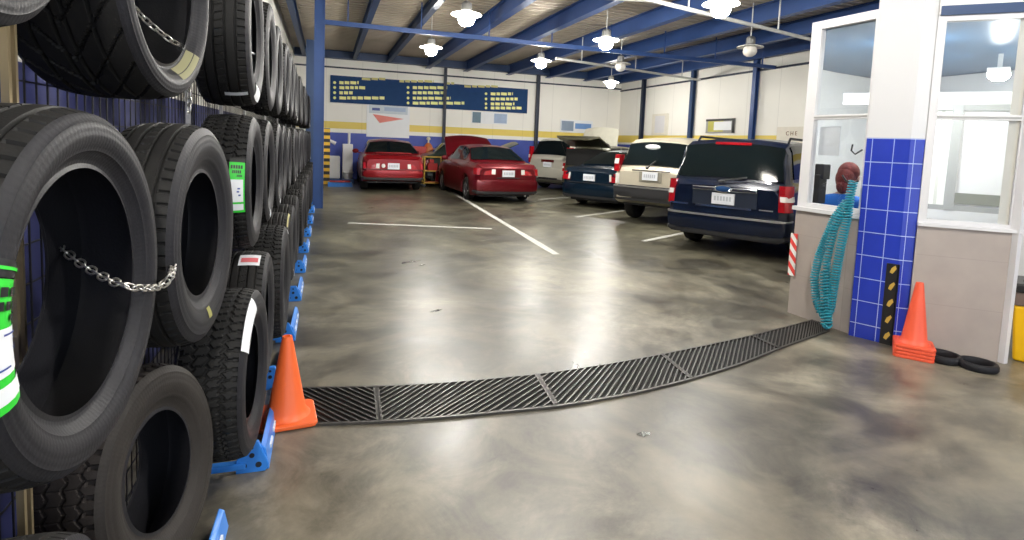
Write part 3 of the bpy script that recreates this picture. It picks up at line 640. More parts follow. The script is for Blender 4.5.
# ------------------------------------------------------------------ cones
def cone(loc, label, m='cone', h=.47, base=.29, group=None, rz=0.):
    g = thing('traffic_cone', label, 'cone', loc, rz, group)
    hb = base/2
    MB().poly([(hb*math.cos(a)*1.0*k2, hb*math.sin(a)*k2) for a, k2 in [(math.radians(t), 1.36 if t % 90 == 45 else 1.32) for t in (39, 45, 51, 129, 135, 141, 219, 225, 231, 309, 315, 321)]], 0, .024).build('base', M_[m], g, bevel=.006)
    MB().lathe([(base*.42, .024), (base*.37, .04), (base*.33, .06), (.028, h-.02), (.024, h), (.016, h), (.018, h-.03), (base*.30, .05), (base*.38, .03)], 32, cap=False).build('cone_body', M_[m], g, 40)
    return g
cone((-.18, 3.06, .005), 'orange traffic cone standing at the left end of the drain by the rack', h=.445, base=.28, rz=math.radians(6))
cp = Vector((4.29, 2.98, 0))
for i in range(4):
    w_ = ['bottom cone of the red-orange stack by the pillar, only its base shows', 'second cone from the bottom of the red-orange stack by the pillar', 'third cone from the bottom of the red-orange stack by the pillar', 'topmost red-orange traffic cone of the stack by the pillar'][i]
    cone(cp+Vector((0, 0, i*.0265)), w_, 'conered', .49-.0, .25, 'stacked cones by the pillar', math.radians(-52+i))
# rubber rings
for x, y, lab in ((4.42, 2.85, 'flat black rubber ring beside the stacked cones'), (4.52, 2.67, 'flat black rubber ring farther from the cones, nearer the yellow bin')):
    g = MB().lathe([(.088, .004), (.084, .02), (.09, .05), (.098, .056), (.114, .054), (.122, .04), (.122, .015), (.114, .002), (.094, .0), (.088, .004)], 40, cap=False).build('rubber_ring', M_['side'], smooth=60, loc=(x, y, 0)); tag(g, lab, 'rubber ring', 'rubber rings on the floor')

# ------------------------------------------------------------------ office booth
P0, P1 = (4.19, 4.11), (4.235, 3.47); P2, P3 = (4.40, 3.12), (4.86, 2.70); P4 = (7.4, 3.99); P5 = (7.9, 3.99); P6 = (7.9, 6.0)
def inner(name, p, q, z0, z1, th, m): return struct(MB().slab(q, p, z0, z1, th).build(name, m))
inner('wall_office_left', P0, P1, 0, .985, .1, M_['beige']); inner('wall_office_front', P2, P3, 0, .985, .1, M_['beige'])
wm = M_['white']
inner('wall_office_right', (P3[0]-.01, P3[1]+.05), (P4[0], P4[1]+.06), 0, 3.4, .08, M_['cream'])
inner('wall_office_header', P2, P3, 2.60, 3.4, .1, wm)
struct(MB().slab((7.9, 3.9), (7.9, 6.2), 0, 2.61, -.1).build('wall_office_back', wm))
struct(MB().slab((4.31, 4.14), (6.1, 5.85), 0, 2.61, .06).slab((6.1, 5.85), (7.9, 6.2), 0, 2.61, .06).build('wall_office_side', wm))
struct(MB().add([(4.25, 4.12, 2.62), (4.30, 3.5, 2.62), (4.42, 3.18, 2.62), (4.90, 2.76, 2.62), (8., 4.02, 2.62), (8., 6.3, 2.62), (6.1, 5.8, 2.62)], [(0, 1, 2, 3, 4, 5, 6)]).add([(4.25, 4.12, 2.68), (4.30, 3.5, 2.68), (4.42, 3.18, 2.68), (4.90, 2.76, 2.68), (8., 4.02, 2.68), (8., 6.3, 2.68), (6.1, 5.8, 2.68)], [(0, 1, 2, 3, 4, 5, 6)]).build('ceiling_office', mat('office_blue_ceiling', (.05, .12, .22), .35, spec=.6)))
for q_, lab in ((Vector((6.62, 4.02, 2.44)), 'lit ceiling lamp inside the office, seen through the right window'), (Vector((5.25, 3.95, 2.56)), 'added fill lamp inside the office, hidden behind the pillar')):  # second lamp is added, unseen behind the pillar, to brighten the office
    ol = thing('ceiling_lamp', lab, 'lamp', q_); MB().box((-.02, -.02, .02), (.02, .02, 2.62-q_.z)).build('stem', wm, ol); ol.rotation_euler = (0, 0, .5)
    MB().box((-.2, -.09, -.03), (.2, .09, .02)).build('housing', wm, ol); MB().lathe([(.001, -.09), (.08, -.085), (.12, -.06), (.13, -.03)], 24, Matrix.Diagonal((1.4, .7, 1, 1)), cap=False).build('diffuser', mat('office_lamp_diffuser', (.9, .95, .95), .4, emit=(.95, 1., 1.), es=170.), ol)
# sills
struct(MB().slab((P1[0]-.02, P1[1]), (P0[0]-.03, P0[1]+.02), .985, 1.02, .16).build('trim_%d' % tn, M_['offwhite'])); tn += 1
struct(MB().slab((P3[0]+.0, P3[1]-.03), (P2[0]-.02, P2[1]-.02), .985, 1.01, .15).build('trim_%d' % tn, M_['offwhite'])); tn += 1
struct(MB().slab((P3[0], P3[1]-.015), (P2[0], P2[1]-.015), 2.59, 2.66, .06).build('trim_%d' % tn, M_['dkblue'])); tn += 1
# white corner post at P3
struct(MB().box((P3[0]-.03, P3[1]-.015, 0), (P3[0]+.012, P3[1]+.05, ZC-.04)).build('trim_%d' % tn, M_['offwhite'])); tn += 1
# pillar
pf = Vector((4.20, 3.46, 0)); pe = Vector((4.33, 3.19, 0)); d = (pe-pf); wd = d.length; a = math.atan2(d.y, d.x)
_q = Matrix.Rotation(-a, 3, 'Z') @ (Vector((4.41, 3.135, 0))-pf)
pil = MB().poly([(0, 0), (wd, 0), (_q.x, _q.y), (wd+.1, .30), (0, .30)], 0, ZC-.02).build('trim_%d' % tn, M_['bluetile']); tn += 1
pil.location = pf; pil.rotation_euler = (0, 0, a); struct(pil)
# corner guard on pillar
gd = thing('corner_guard', 'black rubber corner guard with yellow marks on the tiled pillar', 'guard', pf+Vector((0, 0, 0)), a)
MB().box((wd-.075, -.012, 0), (wd+.012, 0, .66)).box((wd, -.012, 0), (wd+.012, .06, .66)).build('rubber_strip', M_['black'], gd)
ym = MB()
for i in range(5):
    z = .05+i*.135; x = wd-.07
    ym.add([(x+.02, -.0135, z), (x+.04, -.0135, z-.01), (x+.065, -.0135, z+.035+.01*(i%2)), (x+.055, -.0135, z+.06), (x+.03, -.0135, z+.035)], [(0, 1, 2, 3, 4)])
ym.build('yellow_marks', M_['toolyel'], gd)
# windows
def window(name, p, q, z0, z1, stile, rails, th=.06, left=None, right=None):
    d = Vector((q[0]-p[0], q[1]-p[1], 0)); L = d.length; a = math.atan2(d.y, d.x)
    g = bpy.data.objects.new(name, None); col.objects.link(g); g.location = (p[0], p[1], z0); g.rotation_euler = (0, 0, a); struct(g)
    left = left or stile; right = right or stile; Hh = z1-z0
    f = MB().box((0, 0, 0), (left, th, Hh)).box((L-right, 0, 0), (L, th, Hh)).box((left, 0, 0), (L-right, th, stile*.6)).box((left, 0, Hh-stile), (L-right, th, Hh))
    for r in rails: f.box((left, .0, r-z0-.02), (L-right, th, r-z0+.02))
    f.build('window_frame', M_['offwhite'], g)
    dk = MB()
    for r in rails: dk.box((left, -.004, r-z0-.008), (L-right, .0, r-z0+.006))
    dk.build('window_seal', M_['greyframe'], g)
    MB().box((left, th*.45, stile*.6), (L-right, th*.55, Hh-stile)).build('window_pane', M_['glass'], g)
    return g
def off(p, q, n):  # shift inward
    d = Vector((q[0]-p[0], q[1]-p[1])).normalized(); nn = Vector((-d.y, d.x))*n; return (p[0]+nn.x, p[1]+nn.y), (q[0]+nn.x, q[1]+nn.y)
window('window_1', *off(P0, P1, .01), 1.02, 2.70, .07, [1.84], left=.1, right=.04)
window('window_2', *off(P2, P3, .01), 1.01, 2.60, .05, [1.83], left=.055, right=.06)
# inner partition with sliding shutters seen through the right window
iw = thing('window_4', '', '', (5.9, 4.02, 1.0), math.atan2(-.75, .62)); del iw['label']; del iw['category']; struct(iw)
MB().box((-.55, 0, 0), (.55, .05, .05)).box((-.55, 0, 1.0), (.55, .05, 1.06)).box((-.55, 0, 0), (-.5, .05, 1.06)).box((.5, 0, 0), (.55, .05, 1.06)).box((.06, -.01, 0), (.14, .05, 1.06)).build('window_frame', M_['greyframe'], iw)
MB().box((-.5, .015, .05), (.06, .03, 1.0)).build('shutter', stripes('white_louvre', (.86, .85, .78), (.62, .62, .55), (1, 0, 0), .14, .8), iw)
MB().box((.14, .02, .05), (.5, .03, 1.0)).build('sliding_panel', M_['white'], iw)
MB().box((.14, .0, .07), (.5, .018, .18)).build('dark_lower_edge', mat('olive_grey', (.18, .18, .13), .5), iw)
struct(MB().box((-.9, .0, 1.06), (.9, .1, 1.18)).box((-.9, 0, -1.0), (.9, .1, 0)).build('wall_office_partition', wm))
w_ = [o for o in bpy.data.objects if o.name == 'wall_office_partition'][0]; w_.location = (5.9, 4.02, 1.0); w_.rotation_euler = iw.rotation_euler
# striped reflector on the booth corner
g = MB().box((-.012, -.0, 0), (0, .07, .40)).build('reflector_strip', M_['redwhite'], loc=(4.185, 4.06, .36)); g.rotation_euler = (0, 0, 0); tag(g, 'red and white striped reflector strip on the edge of the office wall', 'reflector')

# items on and behind the left office window
g = MB().box((0, 0, 0), (.005, .21, .26)).build('paper_notice', M_['paper'], loc=(4.30, 3.80, 1.50)); g.rotation_euler = (0, 0, .05); tag(g, 'white paper notice taped inside the left office window', 'notice')
hk = thing('hose_hook', 'black hook on the pillar edge holding the teal hose', 'hook', (4.20, 3.50, 1.30))
MB().tube([(0, 0, 0), (-.05, .02, -.02), (-.07, .06, 0), (-.065, .10, .04)], .008, 8).build('arm', M_['black'], hk, 60)
MB().tube([(0, -.01, .26), (-.04, .02, .22), (-.05, .05, .25), (-.03, .06, .30)], .007, 8).build('upper_arm', M_['black'], hk, 60)
# coiled hose: U-shaped helix
def coil(path, rad, turns, r, label):
    P = [Vector(p) for p in path]; d = [0]
    for a_, b_ in zip(P, P[1:]): d.append(d[-1]+(b_-a_).length)
    n = turns*12; pts = []
    up = Vector((0, 0, 1)); nx = Vector((-1, -.12, 0)).normalized(); ny = Vector((.12, -1, 0)).normalized()
    for i in range(n+1):
        s = d[-1]*i/n; k = 0
        while k < len(P)-2 and s > d[k+1]: k += 1
        c = P[k].lerp(P[k+1], (s-d[k])/(d[k+1]-d[k])); t = (P[k+1]-P[k]).normalized(); v = t.cross(nx).normalized()
        th = 2*PI*i/12; pts.append(c+nx*math.cos(th)*rad+v*math.sin(th)*rad)
    return pts
base = Vector((4.12, 3.6, 0))
path = [(4.16, 3.56, 1.12), (4.12, 3.62, .98), (4.11, 3.68, .8), (4.11, 3.74, .62), (4.10, 3.76, .42), (4.10, 3.72, .24), (4.10, 3.66, .14), (4.10, 3.60, .13), (4.10, 3.57, .2), (4.11, 3.56, .45), (4.12, 3.54, .75), (4.14, 3.52, 1.0), (4.16, 3.53, 1.18), (4.17, 3.52, 1.30)]
pts = coil(path, .030, 100, .0, '')
hs = MB().tube([p-base for p in pts], .0075, 6).build('coiled_hose', M_['teal'], smooth=70, loc=base); tag(hs, 'teal coiled air hose hanging in loops beside the blue tiled pillar', 'hose')
path2 = [(4.15, 3.54, 1.1), (4.10, 3.60, .9), (4.09, 3.64, .6), (4.09, 3.60, .3), (4.09, 3.565, .06), (4.09, 3.60, .04), (4.09, 3.63, .2), (4.09, 3.66, .5)]
pts = coil(path2, .026, 60, 0, '')
hs = MB().tube([p-base for p in pts], .008, 6).build('coiled_hose', M_['teal'], smooth=70, loc=base); tag(hs, 'inner strand of teal hose reaching lowest, touching the floor by the pillar', 'hose')

# yellow bin
bn = thing('waste_bin', 'yellow plastic bin with a black lid standing at the right edge', 'bin', (5.215, 2.67, 0), math.radians(27))
MB().add([(-.17, -.15, 0), (.17, -.15, 0), (.17, .15, 0), (-.17, .15, 0), (-.2, -.18, .43), (.2, -.18, .43), (.2, .18, .43), (-.2, .18, .43)], [(3, 2, 1, 0), (4, 5, 6, 7), (0, 1, 5, 4), (1, 2, 6, 5), (2, 3, 7, 6), (3, 0, 4, 7)]).build('body', M_['yellow'], bn, bevel=.02)
MB().box((-.205, -.185, .43), (.205, .185, .53)).build('dark_band', mat('brown_grey_band', (.16, .11, .09), .5), bn, bevel=.01)
MB().box((-.215, -.195, .53), (.215, .195, .60)).box((-.16, -.14, .60), (.16, .14, .635)).build('lid', M_['black'], bn, bevel=.02)

# floor debris stains
for x, y, sx_, sy_, lab in ((410, 262, .14, .05, 'dark oil scrap on the floor in the open lane'), (436, 311, .07, .03, 'small dark scrap on the floor before the drain'), (643, 434, .05, .025, 'small dark scrap on the near floor right of centre'), (372, 208, .1, .04, 'faint dark spot far down the lane'), (422, 265, .05, .02, 'dark fleck beside the oil scrap in the lane')):
    p = on_floor(x, y); n = 22; ang = random.uniform(0, PI)
    vs = [(0, 0, .004)]
    for i in range(n):
        r = random.uniform(.45, 1.15); u, v = sx_*r*math.cos(2*PI*i/n), sy_*r*math.sin(2*PI*i/n); vs.append((u*math.cos(ang*.2)-v*math.sin(ang*.2), u*math.sin(ang*.2)+v*math.cos(ang*.2), .002))
    o = MB().add(vs, [(0, i+1, (i+1) % n+1) for i in range(n)]).build('oil_stain', M_['stain'], loc=p); tag(o, lab, 'stain')

# ------------------------------------------------------------------ person at the office desk
def skin(name, verts, edges, radii, m, parent, sub=2):
    me = bpy.data.meshes.new(name); me.from_pydata(verts, edges, []); o = bpy.data.objects.new('tmp', me); col.objects.link(o)
    md = o.modifiers.new('s', 'SKIN'); md.use_smooth_shade = True
    for v, r in zip(me.skin_vertices[0].data, radii): v.radius = (r, r) if isinstance(r, (int, float)) else r
    me.skin_vertices[0].data[0].use_root = True
    s = o.modifiers.new('b', 'SUBSURF'); s.levels = sub; s.render_levels = sub
    dg = bpy.context.evaluated_depsgraph_get(); me2 = bpy.data.meshes.new_from_object(o.evaluated_get(dg)); bpy.data.objects.remove(o)
    me2.name = name; me2.materials.clear(); me2.shade_smooth(); return link(name, me2, m, parent)
pe_ = thing('person', 'person with red-brown hair in a blue jacket seated inside the office', 'person', (4.62, 4.0, 0), math.radians(-75))
# local frame: +Y is where the person faces, seat height .56
SH = .56
V = {'pelvis': (0, 0, SH+.10), 'waist': (0, .01, SH+.25), 'chest': (0, .03, SH+.42), 'upper': (0, .03, SH+.52), 'neck': (0, .05, SH+.60), 'nk2': (0, .07, SH+.65), 'head': (0, .09, SH+.72), 'crown': (0, .085, SH+.81)}
names = list(V); vs = [V[n] for n in names]; ed = [(i, i+1) for i in range(7)]; rad = [(.155, .12), (.13, .105), (.155, .115), (.13, .09), .052, .05, .072, .07]
def addchain(start, pts, rs):
    prev = start
    for p, r in zip(pts, rs): vs.append(p); rad.append(r); ed.append((prev, len(vs)-1)); prev = len(vs)-1
    return prev
hands = []
for s in (-1, 1):
    addchain(0, [(s*.10, .06, SH+.07), (s*.13, .44, SH+.06), (s*.13, .47, .28), (s*.13, .45, .08), (s*.13, .56, .04)], [.085, .058, .05, .04, .032])
    wr = (s*.12, .42, SH+.30); e = addchain(3, [(s*.17, .02, SH+.50), (s*.24, .06, SH+.25), wr, (s*.10, .47, SH+.31), (s*.09, .50, SH+.31)], [.062, .045, .03, (.034, .018), (.034, .016)])
    for q, L in zip(range(4), (.065, .075, .07, .055)):
        x = s*(.09+(q-1.5)*.019); addchain(e, [(x, .52, SH+.312), (x, .52+L*.6, SH+.305), (x, .52+L, SH+.29)], [.0095, .0085, .007])
    addchain(e-1, [(s*.062, .475, SH+.315), (s*.045, .50, SH+.31), (s*.04, .52, SH+.305)], [.011, .0095, .008])
body = skin('body', vs, ed, rad, M_['skin'], pe_)
# head detail
hd_ = MB().ell((0, .095, SH+.755), (.078, .098, .115), 24, 16); hd_.ell((0, .195, SH+.735), (.014, .02, .02), 10, 8)
for s in (-1, 1): hd_.ell((s*.08, .09, SH+.74), (.012, .02, .03), 10, 8)
hd_.build('face', M_['skin'], pe_, 60)
ey = MB()
for s in (-1, 1): ey.ell((s*.03, .182, SH+.76), (.011, .008, .007), 10, 8)
ey.build('eyes', M_['black'], pe_, 60)
MB().ell((0, .186, SH+.695), (.024, .008, .007), 10, 6).build('mouth', M_['redl'], pe_, 60)
hr = MB().ell((0, .072, SH+.785), (.092, .102, .105), 24, 16).ell((0, .02, SH+.73), (.085, .075, .115), 20, 14).ell((0, -.01, SH+.66), (.06, .05, .07), 16, 10); hr.build('hair', M_['hair'], pe_, 60)
vj = [(0, -.0, SH+.08), (0, .01, SH+.25), (0, .03, SH+.42), (0, .03, SH+.53), (0, .045, SH+.59)]; ej = [(0, 1), (1, 2), (2, 3), (3, 4)]; rj = [(.17, .135), (.155, .13), (.18, .14), (.15, .108), (.066, .062)]
for s in (-1, 1):
    n = len(vj); vj += [(s*.18, .02, SH+.50), (s*.245, .06, SH+.25), (s*.13, .39, SH+.30)]; ej += [(3, n), (n, n+1), (n+1, n+2)]; rj += [.08, .06, .045]
skin('jacket', vj, ej, rj, M_['jacket'], pe_)
vt = [(0, 0, SH+.10)]; et = []; rt = [(.17, .13)]
for s in (-1, 1):
    n = len(vt); vt += [(s*.10, .06, SH+.08), (s*.13, .44, SH+.065), (s*.13, .47, .28), (s*.13, .45, .12)]; et += [(0, n), (n, n+1), (n+1, n+2), (n+2, n+3)]; rt += [.098, .072, .062, .055]
skin('trousers', vt, et, rt, M_['jeans'], pe_)
sh = MB()
for s in (-1, 1): sh.ell((s*.13, .50, .045), (.045, .12, .043), 16, 10)
sh.build('shoes', M_['black'], pe_, 60)
ch = thing('office_chair', 'dark office stool chair under the seated person in the office', 'chair', (4.62, 4.0, 0), math.radians(-75))
MB().box((-.21, -.18, SH-.09), (.21, .22, SH-.02)).build('seat', M_['black'], ch, bevel=.03)
MB().tube([(0, 0, SH-.09), (0, 0, .08)], .025, 12).build('pole', M_['steel'], ch)
for i in range(5):
    a_ = 2*PI*i/5; MB().tube([(0, 0, .10), (.24*math.cos(a_), .24*math.sin(a_), .03)], .016, 8).build('leg', M_['black'], ch)
dsk = thing('office_desk', 'pale desk in front of the seated person inside the office', 'desk', (5.2, 4.1, 0), math.radians(-75))
MB().box((-.3, -.2, .76), (.3, .25, .80)).build('desk_top', M_['cream'], dsk, bevel=.005)
for sx_ in (-.27, .27):
    for sy_ in (-.17, .22): MB().box((sx_-.02, sy_-.02, 0), (sx_+.02, sy_+.02, .76)).build('leg', M_['steel'], dsk)
g = thing('desk_phone', 'black upright bracket thing standing on the office counter left of the person', 'stand', (4.40, 4.06, 0))
MB().lathe([(.055, 0), (.055, .02), (.02, .03), (.02, 1.2)], 20).build('pole', M_['black'], g, 50)
MB().box((-.05, -.03, 1.05), (.05, .03, 1.32)).box((-.03, -.05, 1.28), (.06, .05, 1.42)).build('head', M_['black'], g, bevel=.01)
g.name = 'pole_stand'; g['label'] = 'black slim stand inside the office, left of the seated person'

# ------------------------------------------------------------------ cars
def interp(keys, y):
    for (a, va), (b_, vb) in zip(keys, keys[1:]):
        if y <= b_: 
            f = 0 if b_ == a else max(0, (y-a)/(b_-a)); return va+(vb-va)*f
    return keys[-1][1]
def car(spec, name, label, loc, heading, paintm, parts=()):
    L, W = spec['L'], spec['W']; hw = W/2; wy = spec['wheels']; wr = spec['wr']; clear = spec.get('clear', .2)
    g = thing(name, label, 'car', (loc[0], loc[1], 0), math.atan2(heading[1], heading[0])-PI/2)
    keys = set([0, .03, .08, .16, L-.3, L-.15, L-.05, L]+[k[0] for k in spec['belt']]+[k[0] for k in spec['roof']]+list(np.linspace(.2, L-.2, 30)))
    Ra = wr+.055
    for y0 in wy: keys |= set(y0+Ra*math.cos(PI*i/12) for i in range(13))
    ys = sorted(k for k in keys if 0 <= k <= L); ys = [y for i, y in enumerate(ys) if i == 0 or y-ys[i-1] > .008]
    plan = spec.get('plan') or [(0, .90), (.06, .955), (.25, .985), (.8, 1), (L-1.1, 1), (L-.35, .94), (L-.08, .82), (L, .74)]
    zr0 = spec['roof']; wroof = spec.get('wroof', .72)
    def section(y):
        w = hw*interp(plan, y); zb = clear+max(0, .10*(1-y/.25)) + max(0, .08*(1-(L-y)/.3))
        bl = interp(spec['belt'], y); rf = max(interp(zr0, y), bl+.012); hcab = rf-bl
        arch = 0
        for y0 in wy:
            if abs(y-y0) < Ra: arch = max(arch, math.sqrt(Ra*Ra-(y-y0)**2)+wr)
        zs = max(zb, arch); k = min(1, hcab/.35); inn = .93-(.93-wroof)*k
        pts = [(0, zb), (.55*w, zb), (.80*w, zb), (.81*w, zs), (.97*w, zs), (w, max(zs+.03, zb+.12)), (w*1.005, max(zs+.05, bl*.62)), (w*.995, max(zs+.06, bl-.14)), (w*.975, bl-.04), (w*.945, bl)]
        for f in (.12, .5, .85): pts.append((w*(.925+(inn-.925)*f), bl+hcab*f*(.97)))
        pts += [(w*inn*.95, bl+hcab*.985), (w*inn*.75, rf+.012*k), (w*inn*.4, rf+.028*k+.008), (0, rf+.034*k+.01)]
        return pts
    secs = [section(y) for y in ys]; n = len(secs[0]); NJ = 2*n-2
    def ring(pts, y): return [(x, y, z) for x, z in pts]+[(-x, y, z) for x, z in pts[-2:0:-1]]
    vs = []; 
    for y, p in zip(ys, secs): vs += ring(p, y)
    fs = [(i*NJ+j, i*NJ+(j+1) % NJ, (i+1)*NJ+(j+1) % NJ, (i+1)*NJ+j) for i in range(len(ys)-1) for j in range(NJ)]
    # ends: bulge caps
    for yi, yo in ((0, -.045), (len(ys)-1, L+.05)):
        base_ = len(vs); zc = sum(z for _, z in secs[yi])/n
        ringv = vs[yi*NJ:(yi+1)*NJ]; vs += [(x*.93, yo, zc+(z-zc)*.86) for x, y, z in ringv]
        fs += [(yi*NJ+j, yi*NJ+(j+1) % NJ, base_+(j+1) % NJ, base_+j) for j in range(NJ)]
        for j in range(n-1):
            a_, b_ = base_+j, base_+j+1; c_ = base_+(NJ-j-1) % NJ if j+1 <= n-1 else None; dd = base_+(NJ-j) % NJ
            if j == 0: fs.append((base_, base_+1, base_+NJ-1))
            elif j == n-2: fs.append((base_+j, base_+n-1, base_+NJ-j))
            else: fs.append((base_+j, base_+j+1, base_+NJ-j-1, base_+NJ-j))
    bd = MB().add(vs, fs).build('body', paintm, g, 32)
    def surf(y, s):     # s: fractional index 0..n-1, side sign from caller
        p = section(y); i = min(int(s), n-2); f = s-i; return p[i][0]*(1-f)+p[i+1][0]*f, p[i][1]*(1-f)+p[i+1][1]*f
    def patch(name_, y0, y1, s0, s1, m, lift=(0, 0, .01), full=False, side=1, taper=None, ny=8, nx=8):
        V_ = []; 
        for i in range(ny+1):
            y = y0+(y1-y0)*i/ny
            row = []
            for j in range(nx+1):
                s = s0+(s1-s0)*j/nx; x, z = surf(y, s); row.append((x, y, z))
            if full: row = row+[(-x, y, z) for x, y, z in row[-2::-1]]
            V_ += [(side*x+lift[0]*side, y+lift[1], z+lift[2]) for x, y, z in row] if not full else [(x, y+lift[1], z+lift[2]) for x, y, z in row]
        k = len(row); F_ = [(i*k+j, i*k+j+1, (i+1)*k+j+1, (i+1)*k+j) for i in range(ny) for j in range(k-1)]
        return MB().add(V_, F_).build(name_, m, g, 40)
    ra, rb = spec['rearwin']; fa, fb = spec['frontwin']
    sI = n-1
    rw = patch('rear_window', ra, rb, 12.6, sI, M_['autoglass'], (0, -.014, .012), full=True)
    patch('windscreen', fa, fb, 12.6, sI, M_['autoglass'], (0, .012, .012), full=True)
    for s in (-1, 1):
        for (ya, yb) in spec['sidewins']: patch('side_window', ya, yb, 10.15, 12.7, M_['autoglass'], (.012, 0, .004), side=s)
    # wheels
    for y0 in wy:
        for s in (-1, 1):
            x = s*(hw-.115); t = T(x, y0, wr) @ RY(PI/2)
            wg = MB().lathe([(wr*.66, -.10), (wr*.8, -.108), (wr*.97, -.085), (wr, -.04), (wr, .04), (wr*.97, .085), (wr*.8, .108), (wr*.66, .10), (wr*.64, 0)], 32, t, cap=False).build('wheel', M_['tread'], g, 40)
            rm = MB(); zf = .085*s
            rm.lathe([(wr*.66, zf), (wr*.6, zf*.8), (wr*.58, 0)], 28, t, cap=False); rm.lathe([(.06, zf*.9), (.05, zf), (.001, zf*1.02)], 16, t, cap=False)
            for q in range(5):
                a_ = 2*PI*q/5; rm.box((-.028, .03, -.012), (.028, wr*.63, .012), t @ T(0, 0, zf*.85) @ RZ(a_))
            rm.build('rim', M_['wheel'], wg, 40); MB().lathe([(wr*.6, 0), (.001, 0)], 24, t, cap=False).build('brake_disc', M_['trim'], wg)
    MB().box((-hw*.8, .2, clear-.02), (hw*.8, L-.3, clear+.22)).build('underbody', M_['trim'], g)
    # rear bumper
    bz0, bz1 = spec['bumper']; out = spec.get('bout', .07); cm = paintm if spec.get('bpaint', True) else M_['trim']
    def bumper(yo, sgn, nm, m, z0, z1, o_):
        pl = [(-.985, .22), (-.975, .06), (-.93, -.02), (-.80, -o_*.8), (-.4, -o_), (0, -o_*1.1), (.4, -o_), (.80, -o_*.8), (.93, -.02), (.975, .06), (.985, .22)]
        vs_ = []; k = len(pl)
        prof_ = [(z0, .93), (z0+.03, 1.), (z0+(z1-z0)*.55, 1.01), (z1-.03, 1.), (z1, .95)]
        for z, sc_ in prof_: vs_ += [(hw*x*sc_, yo+sgn*(y*sc_ if y < 0 else y), z) for x, y in pl]
        f_ = [(i*k+j, i*k+j+1, (i+1)*k+j+1, (i+1)*k+j) for i in range(len(prof_)-1) for j in range(k-1)]
        f_ += [tuple(range(k)), tuple((len(prof_)-1)*k+j for j in range(k))[::-1]]
        return MB().add(vs_, f_).build(nm, m, g, 35)
    bumper(0, 1, 'rear_bumper', cm, bz0, bz1, out); bumper(L, -1, 'front_bumper', cm, clear+.02, clear+.38, .07)
    if spec.get('bstrip'): bumper(-.012, 1, 'bumper_strip', M_[spec['bstrip']], bz1-.05, bz1-.02, out)
    bumper(.01, 1, 'bumper_valance', M_['trim'], bz0-.07, bz0+.03, out*.8)
    # tail lamps
    x0, x1, z0, z1 = spec['lamp']
    for s in (-1, 1):
        def lb(nm, xa, xb, za, zb_, m, par, e=0.):
            v = []; pl = [(xa, -.055-e), ((xa+xb)/2, -.052-e), (xb*.955, -.02-e), (xb*.985+e/hw, .05), (xb*.99+e/hw, spec.get('lampd', .2)), (xa, .12)]
            k = len(pl); v = [(s*hw*x, y, za) for x, y in pl]+[(s*hw*x*.985, y+.012, zb_) for x, y in pl]
            return MB().add(v, [tuple(range(k)), tuple(range(k, 2*k))]+[(i, (i+1) % k, k+(i+1) % k, k+i) for i in range(k)]).build(nm, m, par, 30)
        tl = lb('tail_lamp', x0, x1, z0, z1, M_['lampred'], g)
        if spec.get('lampv', True): lb('clear_lens', x0+.02, x1, z0+(z1-z0)*spec.get('cl', (.38, .62))[0], z0+(z1-z0)*spec.get('cl', (.38, .62))[1], M_['lampclear'], tl, .006)
        else: lb('clear_lens', x0+.0, x0+(x1-x0)*.35, z0+.02, z1-.02, M_['lampclear'], tl, .006)
    pz = spec['plate']; py = spec.get('py', -.075)
    pl = MB().box((-.16, py-.012, pz-.08), (.16, py+.03, pz+.08)).build('number_plate', M_['plate'], g)
    tx = MB()
    for i in range(6): tx.box((-.125+i*.043, py-.015, pz-.03), (-.125+i*.043+.028, py-.012, pz+.035))
    tx.build('plate_marks', M_['platetx'], pl)
    for s in (-1, 1):   # mirrors, handles
        ym_ = fa-.05 if fa < fb else fa; bl = interp(spec['belt'], ym_); MB().ell((s*(hw+.09), fa+.02, bl+.09), (.10, .05, .07), 14, 10).box((s*(hw*.92) if s > 0 else s*(hw+.02), fa, bl+.03), ((hw+.02) if s > 0 else -(hw*.92), fa+.05, bl+.06)).build('wing_mirror', paintm, g, 50)
        for yh in spec['handles']:
            zh = interp(spec['belt'], yh)-.13; MB().box((s*hw*1.0-.012, yh, zh-.012), (s*hw*1.0+.018, yh+.16, zh+.014)).build('door_handle', spec.get('hm') or paintm, g, bevel=.004)
        hl = MB().ell((s*hw*.66, L-.04, clear+.46), (.17, .07, .08), 16, 10).build('headlamp', M_['lampclear'], g, 60)
    MB().box((-hw*.4, L+.02, clear+.38), (hw*.4, L+.06, clear+.52)).build('grille', M_['trim'], g)
    # door seams
    sm = MB()
    for ysm in spec['seams']:
        for s in (-1, 1):
            for q in range(6):
                xa, za = surf(ysm, 5+q*.75); xb, zb_ = surf(ysm, 5+(q+1)*.75); sm.add([(s*(xa+.003), ysm-.005, za), (s*(xa+.003), ysm+.005, za), (s*(xb+.003), ysm+.005, zb_), (s*(xb+.003), ysm-.005, zb_)], [(0, 1, 2, 3)])
    sm.build('door_seam', M_['trim'], g)
    g['_s'] = 1; del g['_s']
    return g, surf, hw, section
sedan = dict(L=4.35, W=1.70, belt=[(0, .86), (.10, .93), (.8, .97), (1.5, .93), (3.0, .92), (3.2, .92), (4.0, .80), (4.35, .66)],
    roof=[(0, .90), (.10, .965), (.70, 1.0), (1.35, 1.33), (1.7, 1.38), (2.3, 1.385), (2.6, 1.34), (3.25, .95), (4.0, .83), (4.35, .69)],
    wheels=(.85, 3.45), wr=.30, rearwin=(.76, 1.33), frontwin=(2.66, 3.18), sidewins=[(1.15, 1.75), (1.82, 2.78)], bumper=(.30, .58), lamp=(.56, 1.0, .64, .84), lampv=False, plate=.74, handles=(1.5, 2.35), seams=(.95, 1.78, 2.9), clear=.17, py=-.06)
